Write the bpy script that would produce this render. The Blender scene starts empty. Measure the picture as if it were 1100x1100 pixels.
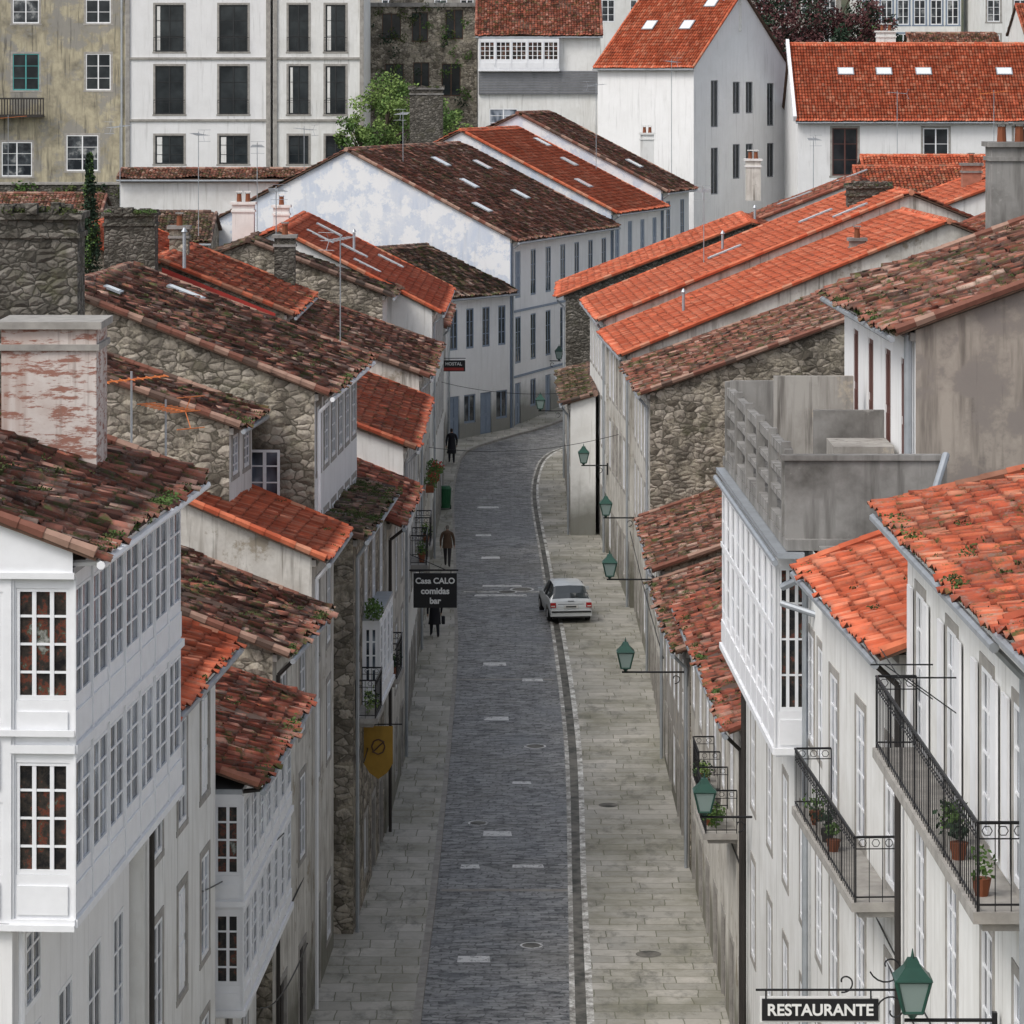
import bpy, math, random
import numpy as np
from mathutils import Vector
random.seed(11); rng=np.random.default_rng(5)
S=bpy.context.scene
def gz(y):
    z=0.0355*y
    if y>228: z+=0.12*min(y-228,90)
    if y>318: z+=0.11*(y-318)
    return z
# ------------------------------------------------------------ materials
MATS={}
class NT:
    def __init__(s,name):
        m=bpy.data.materials.new(name); m.use_nodes=True
        s.m=m; s.t=m.node_tree; s.t.nodes.clear()
        s.out=s.n('ShaderNodeOutputMaterial'); s.b=s.n('ShaderNodeBsdfPrincipled')
        s.l(s.b.outputs[0],s.out.inputs[0]); MATS[name]=m
        g=s.n('ShaderNodeNewGeometry'); s.pos=g.outputs['Position']
    def n(s,t,**k):
        x=s.t.nodes.new(t)
        for a,v in k.items(): setattr(x,a,v)
        return x
    def l(s,a,b): s.t.links.new(a,b)
    def val(s,sock,v):
        if isinstance(v,(int,float,tuple,list)): sock.default_value=v if isinstance(v,(int,float)) else ((*v,1) if len(v)==3 and sock.type=='RGBA' else v)
        else: s.l(v,sock)
    def scale(s,vec,sc):
        x=s.n('ShaderNodeVectorMath',operation='MULTIPLY'); s.l(vec,x.inputs[0]); x.inputs[1].default_value=sc; return x.outputs[0]
    def noise(s,sc,vec=None,detail=4,rough=.6,st=(1,1,1)):
        x=s.n('ShaderNodeTexNoise'); x.inputs['Scale'].default_value=sc; x.inputs['Detail'].default_value=detail; x.inputs['Roughness'].default_value=rough
        s.l(s.scale(vec or s.pos,st),x.inputs['Vector']); return x.outputs['Fac']
    def ramp(s,f,stops,interp='LINEAR'):
        x=s.n('ShaderNodeValToRGB'); e=x.color_ramp; e.interpolation=interp
        while len(e.elements)<len(stops): e.elements.new(.5)
        for el,(p,c) in zip(e.elements,stops):
            el.position=p; el.color=(*c,1) if not isinstance(c,(int,float)) else (c,c,c,1)
        s.l(f,x.inputs[0]); return x.outputs[0]
    def mix(s,f,a,b,mode='MIX'):
        x=s.n('ShaderNodeMix',data_type='RGBA',blend_type=mode)
        s.val(x.inputs[0],f); s.val(x.inputs[6],a); s.val(x.inputs[7],b); return x.outputs[2]
    def math(s,op,a,b=0.0,c=None):
        x=s.n('ShaderNodeMath',operation=op); s.val(x.inputs[0],a); s.val(x.inputs[1],b)
        if c is not None: s.val(x.inputs[2],c)
        return x.outputs[0]
    def height(s):
        sp=s.n('ShaderNodeSeparateXYZ'); s.l(s.pos,sp.inputs[0]); return s.math('SUBTRACT',sp.outputs[2],s.math('MULTIPLY',sp.outputs[1],.0355))
    def bump(s,h,st=.3,d=.02):
        x=s.n('ShaderNodeBump'); x.inputs['Strength'].default_value=st; x.inputs['Distance'].default_value=d
        s.l(h,x.inputs['Height']); s.l(x.outputs[0],s.b.inputs['Normal'])
    def fin(s,col,rough=.85,metal=0,spec=.3):
        s.val(s.b.inputs['Base Color'],col); s.val(s.b.inputs['Roughness'],rough); s.b.inputs['Metallic'].default_value=metal
        s.b.inputs['Specular IOR Level'].default_value=spec; return s.m
def plaster(name,c,dirt=(.2,.17,.13),amt=.5,peel=None,peel_at=.62,rough=.9,pst=(1,1,1),psc=.9,streak=1.0):
    t=NT(name); a=t.noise(.7,detail=6,rough=.65); st=t.noise(2.0,st=(1.6,1.6,.16),detail=5); fine=t.noise(9,detail=4)
    f=t.ramp(a,[(.42,0),(.72,1)]); g=t.ramp(st,[(.46,0),(.72,1)])
    k=t.math('MAXIMUM',f,g); k=t.math('MULTIPLY',k,amt)
    col=t.mix(k,c,dirt)
    col=t.mix(t.math('MULTIPLY',fine,.22),col,tuple(x*.74 for x in c))
    if peel:
        pn=t.noise(psc,detail=9,rough=.72,st=pst); col=t.mix(t.ramp(pn,[(peel_at-.03,0),(peel_at+.03,.9)]),col,peel)
    s3=t.noise(3.1,st=(1.5,1.5,.09),detail=4); col=t.mix(t.math('MULTIPLY',t.ramp(s3,[(.58,0),(.70,1)]),min(.75,amt*1.0)*streak),col,tuple(x*.6 for x in dirt))
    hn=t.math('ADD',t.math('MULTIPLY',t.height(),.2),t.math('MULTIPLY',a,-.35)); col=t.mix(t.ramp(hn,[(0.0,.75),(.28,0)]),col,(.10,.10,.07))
    t.bump(t.noise(14),.25,.01); return t.fin(col,rough)
def flat(name,c,rough=.6,metal=0,var=.25,spec=.4):
    t=NT(name); n=t.noise(3,detail=5); col=t.mix(t.math('MULTIPLY',t.ramp(n,[(.35,0),(.75,1)]),var*2 if var<.5 else 1),c,tuple(x*.55 for x in c)); return t.fin(col,rough,metal,spec)
def tile(name,stops,patch,pamt,moss=.0,lo=.45,lich=.5):
    t=NT(name); uv=t.n('ShaderNodeUVMap').outputs[0]
    fl=t.n('ShaderNodeVectorMath',operation='FLOOR'); t.l(uv,fl.inputs[0])
    wn=t.n('ShaderNodeTexWhiteNoise',noise_dimensions='2D'); t.l(fl.outputs[0],wn.inputs['Vector'])
    v=wn.outputs['Value']
    big=t.noise(.6,detail=5); v2=t.math('ADD',t.math('MULTIPLY',v,.75),t.math('MULTIPLY',big,.7)); v2=t.math('SUBTRACT',v2,.22)
    col=t.ramp(v2,stops)
    pn=t.noise(1.5,detail=8,rough=.75); col=t.mix(t.math('MULTIPLY',t.ramp(pn,[(lo,0),(lo+.2,1)]),pamt),col,patch)
    li=t.noise(6,detail=7,rough=.75); l2=t.noise(.9,detail=4); lf=t.math('MULTIPLY',t.ramp(li,[(.52,0),(.62,1)]),t.ramp(l2,[(.4,.15),(.6,1)])); col=t.mix(t.math('MULTIPLY',lf,lich),col,(.38,.33,.28))
    sep=t.n('ShaderNodeSeparateXYZ'); t.l(uv,sep.inputs[0])
    fr=t.math('FRACT',sep.outputs[0]); d=t.math('ABSOLUTE',t.math('SUBTRACT',fr,.5))
    col=t.mix(t.ramp(d,[(.3,0),(.5,.7)]),col,(.03,.022,.017))  # valleys between tile columns darkened: painted occlusion shade along with gathered dirt
    fv=t.math('FRACT',sep.outputs[1]); col=t.mix(t.ramp(fv,[(.0,.3),(.2,0),(.8,0),(1,.6)]),col,(.035,.022,.018))
    if moss>0:
        mn=t.noise(2.3,detail=7,rough=.8); col=t.mix(t.ramp(mn,[(1-moss-.04,0),(1-moss+.04,.9)]),col,(.07,.088,.026))
    t.bump(t.noise(25),.35,.01); return t.fin(col,.9)
tile('tile_orange',[(0,(.38,.07,.03)),(.3,(.58,.115,.05)),(.65,(.68,.165,.08)),(1,(.76,.30,.18))],(.27,.085,.05),.5,.30,.48,.3)
tile('tile_orange_worn',[(0,(.26,.055,.032)),(.35,(.50,.10,.047)),(.7,(.62,.155,.075)),(1,(.60,.33,.22))],(.13,.07,.05),.7,.41,.46,.45)
tile('tile_brown',[(0,(.04,.03,.025)),(.25,(.14,.06,.043)),(.5,(.30,.095,.06)),(.72,(.38,.16,.115)),(1,(.58,.43,.35))],(.05,.042,.035),.75,.44,.47,.55)
tile('tile_dark',[(0,(.035,.03,.026)),(.4,(.12,.07,.055)),(.75,(.25,.12,.085)),(1,(.45,.34,.28))],(.045,.045,.034),.75,.46,.45,.55)
tile('tile_red',[(0,(.10,.04,.03)),(.35,(.29,.075,.045)),(.7,(.45,.12,.07)),(1,(.52,.33,.26))],(.07,.05,.04),.75,.43,.47,.5)
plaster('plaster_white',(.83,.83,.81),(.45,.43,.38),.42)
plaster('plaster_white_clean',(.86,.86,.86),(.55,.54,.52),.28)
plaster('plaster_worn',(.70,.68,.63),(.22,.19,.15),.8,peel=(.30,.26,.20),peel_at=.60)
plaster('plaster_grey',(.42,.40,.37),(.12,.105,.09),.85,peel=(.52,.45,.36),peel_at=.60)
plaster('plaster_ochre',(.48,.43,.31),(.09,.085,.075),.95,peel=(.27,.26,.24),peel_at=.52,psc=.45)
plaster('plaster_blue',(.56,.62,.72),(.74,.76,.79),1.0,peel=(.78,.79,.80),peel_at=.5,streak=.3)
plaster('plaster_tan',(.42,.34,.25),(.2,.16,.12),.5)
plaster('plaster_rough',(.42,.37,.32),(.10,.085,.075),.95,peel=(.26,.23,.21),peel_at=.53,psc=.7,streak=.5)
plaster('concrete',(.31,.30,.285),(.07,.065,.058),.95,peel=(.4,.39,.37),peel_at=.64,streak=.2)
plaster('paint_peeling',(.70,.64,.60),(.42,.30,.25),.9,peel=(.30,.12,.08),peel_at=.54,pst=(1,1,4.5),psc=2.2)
flat('paint_white',(.86,.87,.89),.5,var=.1); flat('paint_bluegrey',(.23,.29,.38),.5); flat('paint_green',(.03,.10,.07),.4)
flat('wood_brown',(.10,.055,.035),.6); flat('wood_dark',(.035,.03,.027),.6); flat('shutter_black',(.03,.033,.035),.5); flat('frame_teal',(.10,.38,.38),.5)
flat('shutter_red',(.13,.055,.045),.6)
flat('iron',(.018,.018,.02),.45,.3); flat('zinc',(.42,.45,.48),.45,.4); flat('granite',(.40,.38,.35),.85,var=.45); flat('rust',(.22,.07,.03),.8)
flat('slate',(.23,.24,.26),.6); flat('aluminium',(.6,.6,.6),.35,.6); flat('antenna_orange',(.75,.22,.06),.5)
flat('lamp_green',(.02,.075,.055),.35); flat('sign_black',(.012,.012,.014),.4,var=.1); flat('lettering',(.8,.8,.78),.5,var=.05)
flat('sign_red',(.38,.04,.03),.5); flat('banner_gold',(.36,.21,.03),.7); flat('plastic_green',(.02,.12,.05),.4)
flat('moss',(.07,.09,.026),.95,var=.45); flat('leaf_green',(.085,.16,.035),.8,var=.45); flat('leaf_light',(.18,.27,.07),.8,var=.3)
flat('leaf_dark',(.02,.045,.022),.85,var=.45); flat('leaf_red',(.10,.035,.035),.85,var=.45); flat('bark',(.08,.06,.045),.9)
flat('flower_red',(.5,.05,.04),.7)
flat('car_paint',(.62,.65,.66),.25,.25,var=.03,spec=.6); flat('car_black',(.02,.02,.022),.5,var=.05); flat('rubber',(.02,.02,.02),.8); flat('tail_red',(.4,.02,.02),.25,var=.05); flat('plate',(.6,.6,.57),.4,var=.05)
flat('skin',(.50,.30,.22),.6,var=.1); flat('hair_grey',(.2,.18,.16),.8); flat('hair_dark',(.03,.022,.018),.7)
flat('coat_black',(.015,.015,.02),.85); flat('jacket_brown',(.12,.075,.05),.85); flat('trousers_dark',(.02,.022,.03),.85); flat('trousers_grey',(.04,.037,.04),.85); flat('shoe',(.015,.012,.01),.5)
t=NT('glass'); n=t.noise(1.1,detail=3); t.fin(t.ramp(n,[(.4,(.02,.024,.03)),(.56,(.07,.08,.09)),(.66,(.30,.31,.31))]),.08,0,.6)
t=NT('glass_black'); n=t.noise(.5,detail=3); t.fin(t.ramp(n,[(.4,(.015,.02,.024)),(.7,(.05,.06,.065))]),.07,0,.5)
t=NT('glass_bright'); n=t.noise(1.3,detail=2,st=(1,1,.6)); t.fin(t.ramp(n,[(.38,(.025,.03,.04)),(.52,(.10,.125,.16)),(.66,(.42,.46,.52))]),.08,0,.6)  # pale bluish blotches in the base colour are painted reflections on the panes
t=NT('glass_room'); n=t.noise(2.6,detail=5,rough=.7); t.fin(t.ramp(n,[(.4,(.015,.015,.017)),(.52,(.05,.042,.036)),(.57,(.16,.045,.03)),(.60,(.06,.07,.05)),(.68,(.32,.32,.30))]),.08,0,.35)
t=NT('lamp_glass'); t.fin((.26,.34,.32),.15,0,.6)
t=NT('car_glass'); t.fin((.05,.06,.065),.04,0,1.0)
def stone(name,c1,c2,mort,sc=2.6,mix=.5,dark=.85):
    t=NT(name); wv=t.noise(2.5,detail=3); ad=t.n('ShaderNodeVectorMath',operation='ADD'); cc=t.n('ShaderNodeCombineXYZ'); 
    for i in range(3): t.l(t.math('MULTIPLY',wv,.35),cc.inputs[i])
    t.l(t.scale(t.pos,(1,1,1.7)),ad.inputs[0]); t.l(cc.outputs[0],ad.inputs[1])
    v=t.n('ShaderNodeTexVoronoi',feature='F1'); v.inputs['Scale'].default_value=sc; t.l(ad.outputs[0],v.inputs['Vector'])
    e=t.n('ShaderNodeTexVoronoi',feature='DISTANCE_TO_EDGE'); e.inputs['Scale'].default_value=sc; t.l(ad.outputs[0],e.inputs['Vector'])
    sp=t.n('ShaderNodeSeparateXYZ'); t.l(v.outputs['Color'],sp.inputs[0])
    col=t.mix(sp.outputs[0],c1,c2); col=t.mix(t.ramp(e.outputs[0],[(.02,.95),(.09,0)]),col,mort)
    a=t.noise(.9,detail=10,rough=.8); col=t.mix(t.ramp(a,[(.50,0),(.55,mix)]),col,(.56,.50,.39) if mix>.4 else mort)
    d=t.noise(1.3,detail=8,rough=.75,st=(1.2,1.2,.6)); col=t.mix(t.ramp(d,[(.47,0),(.60,dark)]),col,(.045,.04,.032))
    ms=t.noise(.8,detail=6,rough=.7); col=t.mix(t.ramp(ms,[(.57,0),(.68,.6)]),col,(.09,.09,.045))
    fn=t.noise(18,detail=4); col=t.mix(t.math('MULTIPLY',fn,.4),col,(.12,.11,.09))
    t.bump(e.outputs[0],1.0,.09); return t.fin(col,.95)
stone('stone_wall',(.13,.11,.085),(.56,.50,.42),(.09,.08,.06),2.9,.55,.62); stone('stone_dark',(.06,.055,.047),(.27,.25,.22),(.025,.025,.02),4.2,.3,.6)
# ground materials
t=NT('cobbles')
br=t.n('ShaderNodeTexBrick'); br.inputs['Scale'].default_value=1; br.inputs['Brick Width'].default_value=.42; br.inputs['Row Height'].default_value=.24; br.inputs['Mortar Size'].default_value=.022
br.inputs['Color1'].default_value=(.125,.125,.127,1); br.inputs['Color2'].default_value=(.35,.35,.35,1); br.inputs['Mortar'].default_value=(.035,.036,.033,1); br.inputs['Bias'].default_value=-.1
wob=t.noise(.9,detail=3); cw=t.n('ShaderNodeCombineXYZ'); t.l(t.math('MULTIPLY',wob,.9),cw.inputs[1]); t.l(t.math('MULTIPLY',wob,.6),cw.inputs[0]); av=t.n('ShaderNodeVectorMath',operation='ADD'); t.l(t.pos,av.inputs[0]); t.l(cw.outputs[0],av.inputs[1])
t.l(av.outputs[0],br.inputs['Vector'])
s1=t.noise(1,st=(2.2,5.0,1),detail=7,rough=.8); s2=t.noise(.3,detail=6,rough=.7); 
c=t.mix(t.ramp(s1,[(.45,0),(.62,.75)]),br.outputs[0],(.38,.38,.375)); c=t.mix(t.ramp(s1,[(.38,.9),(.49,0)]),c,(.024,.025,.026)); c=t.mix(t.ramp(s2,[(.5,0),(.66,.5)]),c,(.24,.24,.225)); c=t.mix(t.ramp(s2,[(.36,.5),(.47,0)]),c,(.06,.062,.064))
t.bump(br.outputs['Fac'],-.6,.03); t.fin(c,t.ramp(s2,[(.3,.34),(.7,.7)]),0,.45)
def slabs(name,w,h,c1,c2,m,moss=.3):
    t=NT(name); br=t.n('ShaderNodeTexBrick'); br.inputs['Scale'].default_value=1; br.inputs['Brick Width'].default_value=w; br.inputs['Row Height'].default_value=h; br.inputs['Mortar Size'].default_value=.016
    br.offset=.37; br.squash=.7; br.squash_frequency=3
    br.inputs['Color1'].default_value=(*c1,1); br.inputs['Color2'].default_value=(*c2,1); br.inputs['Mortar'].default_value=(*m,1)
    wb=t.noise(.7,detail=2); cw=t.n('ShaderNodeCombineXYZ'); t.l(t.math('MULTIPLY',wb,.22),cw.inputs[0]); t.l(t.math('MULTIPLY',wb,.3),cw.inputs[1]); av=t.n('ShaderNodeVectorMath',operation='ADD'); t.l(t.pos,av.inputs[0]); t.l(cw.outputs[0],av.inputs[1]); t.l(av.outputs[0],br.inputs['Vector'])
    a=t.noise(.5,detail=7,rough=.65); c=t.mix(t.ramp(a,[(.42,0),(.66,moss)]),br.outputs[0],(.17,.17,.105)); f=t.noise(6,detail=5); c=t.mix(t.math('MULTIPLY',f,.4),c,(.19,.18,.155)); 
    w2=t.noise(1.6,detail=6,st=(1,.5,1),rough=.7); c=t.mix(t.ramp(w2,[(.52,0),(.66,.6)]),c,(.12,.12,.10)); w3=t.noise(3.3,detail=5,rough=.8); c=t.mix(t.ramp(w3,[(.68,0),(.71,.8)]),c,(.6,.6,.57))
    t.bump(br.outputs['Fac'],-.4,.02); return t.fin(c,t.ramp(a,[(.3,.4),(.7,.85)]),0,.4)
slabs('paving_wide',1.3,.62,(.40,.385,.34),(.62,.59,.53),(.18,.18,.125),.6)
slabs('paving_narrow',.95,.8,(.44,.42,.37),(.64,.61,.55),(.20,.20,.14),.5)
t=NT('kerb_stone'); n=t.noise(1.5,detail=7,rough=.85); c=t.ramp(n,[(.40,(.20,.19,.17)),(.5,(.52,.51,.48)),(.58,(.84,.84,.81))]); t.fin(c,.75)
t=NT('kerb_granite'); n=t.noise(1.6,detail=7,rough=.85); c=t.ramp(n,[(.42,(.24,.23,.21)),(.52,(.46,.45,.42)),(.6,(.80,.80,.77))]); t.fin(c,.75)
t=NT('gutter_dark'); n=t.noise(2,detail=5); t.fin(t.ramp(n,[(.35,(.05,.05,.042)),(.6,(.20,.19,.165))]),.6)
t=NT('road_paint'); n=t.noise(3.5,detail=7,rough=.8); t.fin(t.ramp(n,[(.40,(.24,.24,.24)),(.49,(.78,.78,.77))]),.7)
t=NT('earth'); n=t.noise(.08,detail=8,rough=.7); t.fin(t.ramp(n,[(.35,(.04,.055,.03)),(.6,(.09,.09,.055)),(.75,(.14,.12,.09))]),.95)
# ------------------------------------------------------------ builder
V=lambda *a:Vector(a)
UP=V(0,0,1)
class Bld:
    def __init__(s,name,o=(0,0,0)):
        s.name=name; s.o=Vector(o); s.parts={}; s.extra=[]
        s.e=bpy.data.objects.new(name,None); s.e.location=s.o; s.e.empty_display_size=.2; S.collection.objects.link(s.e)
    def add(s,part,mat,vs,fs):
        v,f=s.parts.setdefault((part,mat),([],[])); k=len(v); v.extend([tuple(Vector(p)) for p in vs]); f.extend([tuple(i+k for i in q) for q in fs])
    def quad(s,part,mat,*p): s.add(part,mat,p,[tuple(range(len(p)))])
    def box(s,part,mat,o,a,b,c):
        o,a,b,c=map(Vector,(o,a,b,c))
        s.add(part,mat,[o,o+a,o+a+b,o+b,o+c,o+a+c,o+a+b+c,o+b+c],[(0,3,2,1),(4,5,6,7),(0,1,5,4),(1,2,6,5),(2,3,7,6),(3,0,4,7)])
    def cbox(s,part,mat,c,sx,sy,sz): s.box(part,mat,V(c[0]-sx/2,c[1]-sy/2,c[2]),V(sx,0,0),V(0,sy,0),V(0,0,sz))
    def pipe(s,part,mat,p,q,r,n=6,r2=None):
        p,q=Vector(p),Vector(q); d=(q-p)
        if d.length<1e-6: return
        d.normalize(); a=d.orthogonal().normalized(); b=d.cross(a); r2=r if r2 is None else r2
        vs=[p+(a*math.cos(i*2*math.pi/n)+b*math.sin(i*2*math.pi/n))*r for i in range(n)]+[q+(a*math.cos(i*2*math.pi/n)+b*math.sin(i*2*math.pi/n))*r2 for i in range(n)]
        s.add(part,mat,vs,[(i,(i+1)%n,n+(i+1)%n,n+i) for i in range(n)]+[tuple(range(n))[::-1],tuple(range(n,2*n))])
    def leaves(s,part,mat,c,r,n,size=.1,sq=(1,1,1)):
        v,f=s.parts.setdefault((part,mat),([],[]))
        for _ in range(n):
            d=V(random.gauss(0,1),random.gauss(0,1),random.gauss(0,1)).normalized()*r*(random.random()**.45)
            p=Vector(c)+V(d.x*sq[0],d.y*sq[1],d.z*sq[2]); a=V(random.uniform(-1,1),random.uniform(-1,1),random.uniform(-1,1)).normalized(); b=a.orthogonal().normalized()
            z=size*random.uniform(.6,1.4); k=len(v); v.extend([tuple(p-a*z),tuple(p+b*z*.6),tuple(p+a*z),tuple(p-b*z*.6)]); f.append((k,k+1,k+2,k+3))
    def obj(s,part,mesh):
        o=bpy.data.objects.new(part,mesh); S.collection.objects.link(o); o.parent=s.e; return o
    def fin(s,smooth=()):
        for (part,mat),(v,f) in s.parts.items():
            me=bpy.data.meshes.new(part); o=s.o
            me.from_pydata([(a-o.x,b-o.y,c-o.z) for a,b,c in v],[],f); me.materials.append(MATS[mat]); 
            if part in smooth: me.polygons.foreach_set('use_smooth',[True]*len(me.polygons))
            me.update(); s.obj(part,me)
        return s.e
def tiles(b,mat,O,U,Vd,W,L,old=1.0,tw=.2,tc=.36):
    """corrugated barrel-tile surface. O eave corner, U along eave, Vd up the slope"""
    O,U,Vd=Vector(O),Vector(U).normalized(),Vector(Vd).normalized(); N=U.cross(Vd)
    if N.z<0: N=-N
    nc=max(2,round(W/tw)); nr=max(1,math.ceil(L/tc)); tw=W/nc; tc=L/nr; M=nc*4+1
    prof=np.array([0,.78,1,.78]); P=np.append(np.tile(prof,nc),0)*.072
    u=np.arange(M)*tw/4
    ti=np.minimum(np.arange(M)//4,nc-1)
    jh=rng.normal(0,.013*old,(nr,nc))[:,ti]; jv=rng.normal(0,.045*old,(nr,nc))[:,ti]; jc=rng.normal(0,.013*old,(nr,nc))[:,ti]
    valley=(np.arange(M)%4==0); jh[:,valley]*=.3
    v=np.zeros((nr,2,M)); h=np.zeros((nr,2,M)); uu=np.zeros((nr,2,M))
    r=np.arange(nr)[:,None]
    v[:,0]=r*tc+jv-.03; v[:,1]=(r+1)*tc+.01
    h[:,0]=P+.05+jh; h[:,1]=P+jh*.6
    uu[:,0]=u+jc; uu[:,1]=u+jc
    ph=rng.random(4)*6
    h+= .05*old*np.sin(uu*1.1+ph[0])*np.sin(v*.9+ph[1])+.03*old*np.sin(uu*2.7+ph[2]+v*1.3)
    pts=(np.array(O)[None,None,None,:]-np.array(b.o)+uu[...,None]*np.array(U)+v[...,None]*np.array(Vd)+h[...,None]*np.array(N)).reshape(-1,3)
    R=nr*2; idx=np.arange(R*M).reshape(R,M)
    q=np.stack([idx[:-1,:-1],idx[:-1,1:],idx[1:,1:],idx[1:,:-1]],-1).reshape(-1,4)
    uvu=np.tile(np.arange(M)/4,(R,1)); uvv=np.zeros((nr,2,M)); uvv[:,0]=r+.02; uvv[:,1]=r+.98
    off=rng.integers(0,500,2); uv=np.stack([uvu+off[0],uvv.reshape(R,M)+off[1]],-1).reshape(-1,2)
    me=bpy.data.meshes.new('roof_tiles'); me.vertices.add(len(pts)); me.vertices.foreach_set('co',pts.ravel())
    me.loops.add(q.size); me.loops.foreach_set('vertex_index',q.ravel().astype(np.int32)); me.polygons.add(len(q)); me.polygons.foreach_set('loop_start',(np.arange(len(q))*4).astype(np.int32))
    try: me.polygons.foreach_set('loop_total',np.full(len(q),4,dtype=np.int32))
    except Exception: pass
    lu=uv[q.ravel()].reshape(-1,4,2).copy()
    cu=lu[:,:,0]; fl=np.floor(cu.min(1)+1e-4)[:,None]; cu=np.clip(cu,fl+.002,fl+.998); lu[:,:,0]=cu
    me.update(calc_edges=True); l=me.uv_layers.new(name='UVMap'); l.data.foreach_set('uv',lu.reshape(-1)); me.materials.append(MATS[mat]); me.update()
    b.obj('roof_tiles',me)
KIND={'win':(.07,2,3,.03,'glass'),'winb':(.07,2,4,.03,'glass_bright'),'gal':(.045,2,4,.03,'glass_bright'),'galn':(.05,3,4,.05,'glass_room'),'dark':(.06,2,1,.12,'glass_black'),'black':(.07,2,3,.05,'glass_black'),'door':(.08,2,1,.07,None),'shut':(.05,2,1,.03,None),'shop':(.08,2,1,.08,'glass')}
def wall(b,P0,U,N,W,z0,z1,ops,mat,frame='paint_white',trim=None,leaf='wood_dark',part='walls'):
    P0=Vector((P0[0],P0[1],0)); U=Vector(U); N=Vector(N)
    pt=lambda s,z,d=0:P0+U*s+N*d+V(0,0,z)
    ops=[o for o in ops if o[0]>=0.02 and o[1]<=W-.02 and o[2]>z0+.01 and o[3]<z1-.01]
    us=sorted(set([0,W]+[o[0] for o in ops]+[o[1] for o in ops])); zs=sorted(set([z0,z1]+[o[2] for o in ops]+[o[3] for o in ops]))
    for i in range(len(us)-1):
        for j in range(len(zs)-1):
            cu=(us[i]+us[i+1])/2; cz=(zs[j]+zs[j+1])/2
            if any(o[0]<cu<o[1] and o[2]<cz<o[3] for o in ops): continue
            b.quad(part,mat,pt(us[i],zs[j]),pt(us[i+1],zs[j]),pt(us[i+1],zs[j+1]),pt(us[i],zs[j+1]))
    for o in ops:
        a,c,e,f=o[:4]; k=o[4] if len(o)>4 else 'win'; fw,nc,nr,dp,gl=KIND[k]; fr=o[5] if len(o)>5 else frame; m2=trim or mat
        D=-dp-.05
        b.quad('reveals',m2,pt(a,e),pt(a,e,D),pt(a,f,D),pt(a,f)); b.quad('reveals',m2,pt(c,e),pt(c,f),pt(c,f,D),pt(c,e,D))
        b.quad('reveals',m2,pt(a,f),pt(a,f,D),pt(c,f,D),pt(c,f)); b.quad('reveals',m2,pt(a,e),pt(c,e),pt(c,e,D),pt(a,e,D))
        if gl is None:
            lm=leaf if k=='door' else (o[5] if len(o)>5 else frame)
            b.quad('shutters' if k=='shut' else 'door',lm,pt(a,e,-dp),pt(c,e,-dp),pt(c,f,-dp),pt(a,f,-dp))
            for q in range(2):
                w=(c-a)/2; 
                for (za,zb) in ((e+.12,e+(f-e)*.45),(e+(f-e)*.52,f-.12)):
                    b.box('shutters' if k=='shut' else 'door',lm,pt(a+w*q+.09,za,-dp),U*(w-.18),N*.025,V(0,0,zb-za))
        else:
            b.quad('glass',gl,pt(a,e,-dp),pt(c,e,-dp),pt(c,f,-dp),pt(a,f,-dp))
            th=.035
            for (x0,x1,y0,y1) in [(a+.003,a+fw,e+.003,f-.003),(c-fw,c-.003,e+.003,f-.003),(a+fw,c-fw,f-fw,f-.003),(a+fw,c-fw,e+.003,e+fw*1.4)]:
                b.box('window_frames',fr,pt(x0,y0,-dp+.003),U*(x1-x0),N*th,V(0,0,y1-y0))
            for q in range(1,nc):
                x=a+(c-a)*q/nc; w=.045 if q*2==nc else .03
                b.box('window_frames',fr,pt(x-w,e+fw*1.4,-dp+.003),U*2*w,N*(th-.008),V(0,0,f-e-fw*2.4))
            for q in range(1,nr):
                z=e+(f-e)*q/nr; b.box('window_frames',fr,pt(a+fw,z-.018,-dp+.003),U*(c-a-2*fw),N*(th-.015),V(0,0,.036))
        if trim and k not in('gal','galn'):
            g=.15
            for (x0,x1,y0,y1) in [(a-g,a-.003,e,f),(c+.003,c+g,e,f),(a-g,c+g,f+.003,f+g),(a-g-.05,c+g+.05,e-g*.8,e-.003)]:
                b.box('window_surrounds',trim,pt(x0,y0,-.01),U*(x1-x0),N*.028,V(0,0,y1-y0))
def railing(b,P,U,L,z,h=1.0,step=.19,mat='iron'):
    P=Vector((P[0],P[1],z)); U=Vector(U).normalized()
    for zz,r in ((.08,.014),(h,.022),(h*.82,.01)): b.pipe('railing',mat,P+UP*zz,P+U*L+UP*zz,r,5)
    n=max(1,int(L/step))
    for i in range(n+1):
        q=P+U*(L*i/n); b.pipe('railing',mat,q,q+UP*h,.016 if i%8==0 else .008,4)
        if i<n and step<.25:
            m=q+U*(L/n/2); pr=None
            for k in range(7):
                a=k*1.047; c=m+U*(.06*math.cos(a))+UP*(h*.91+.06*math.sin(a))
                if pr is not None: b.pipe('railing',mat,pr,c,.007,3)
                pr=c
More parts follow.
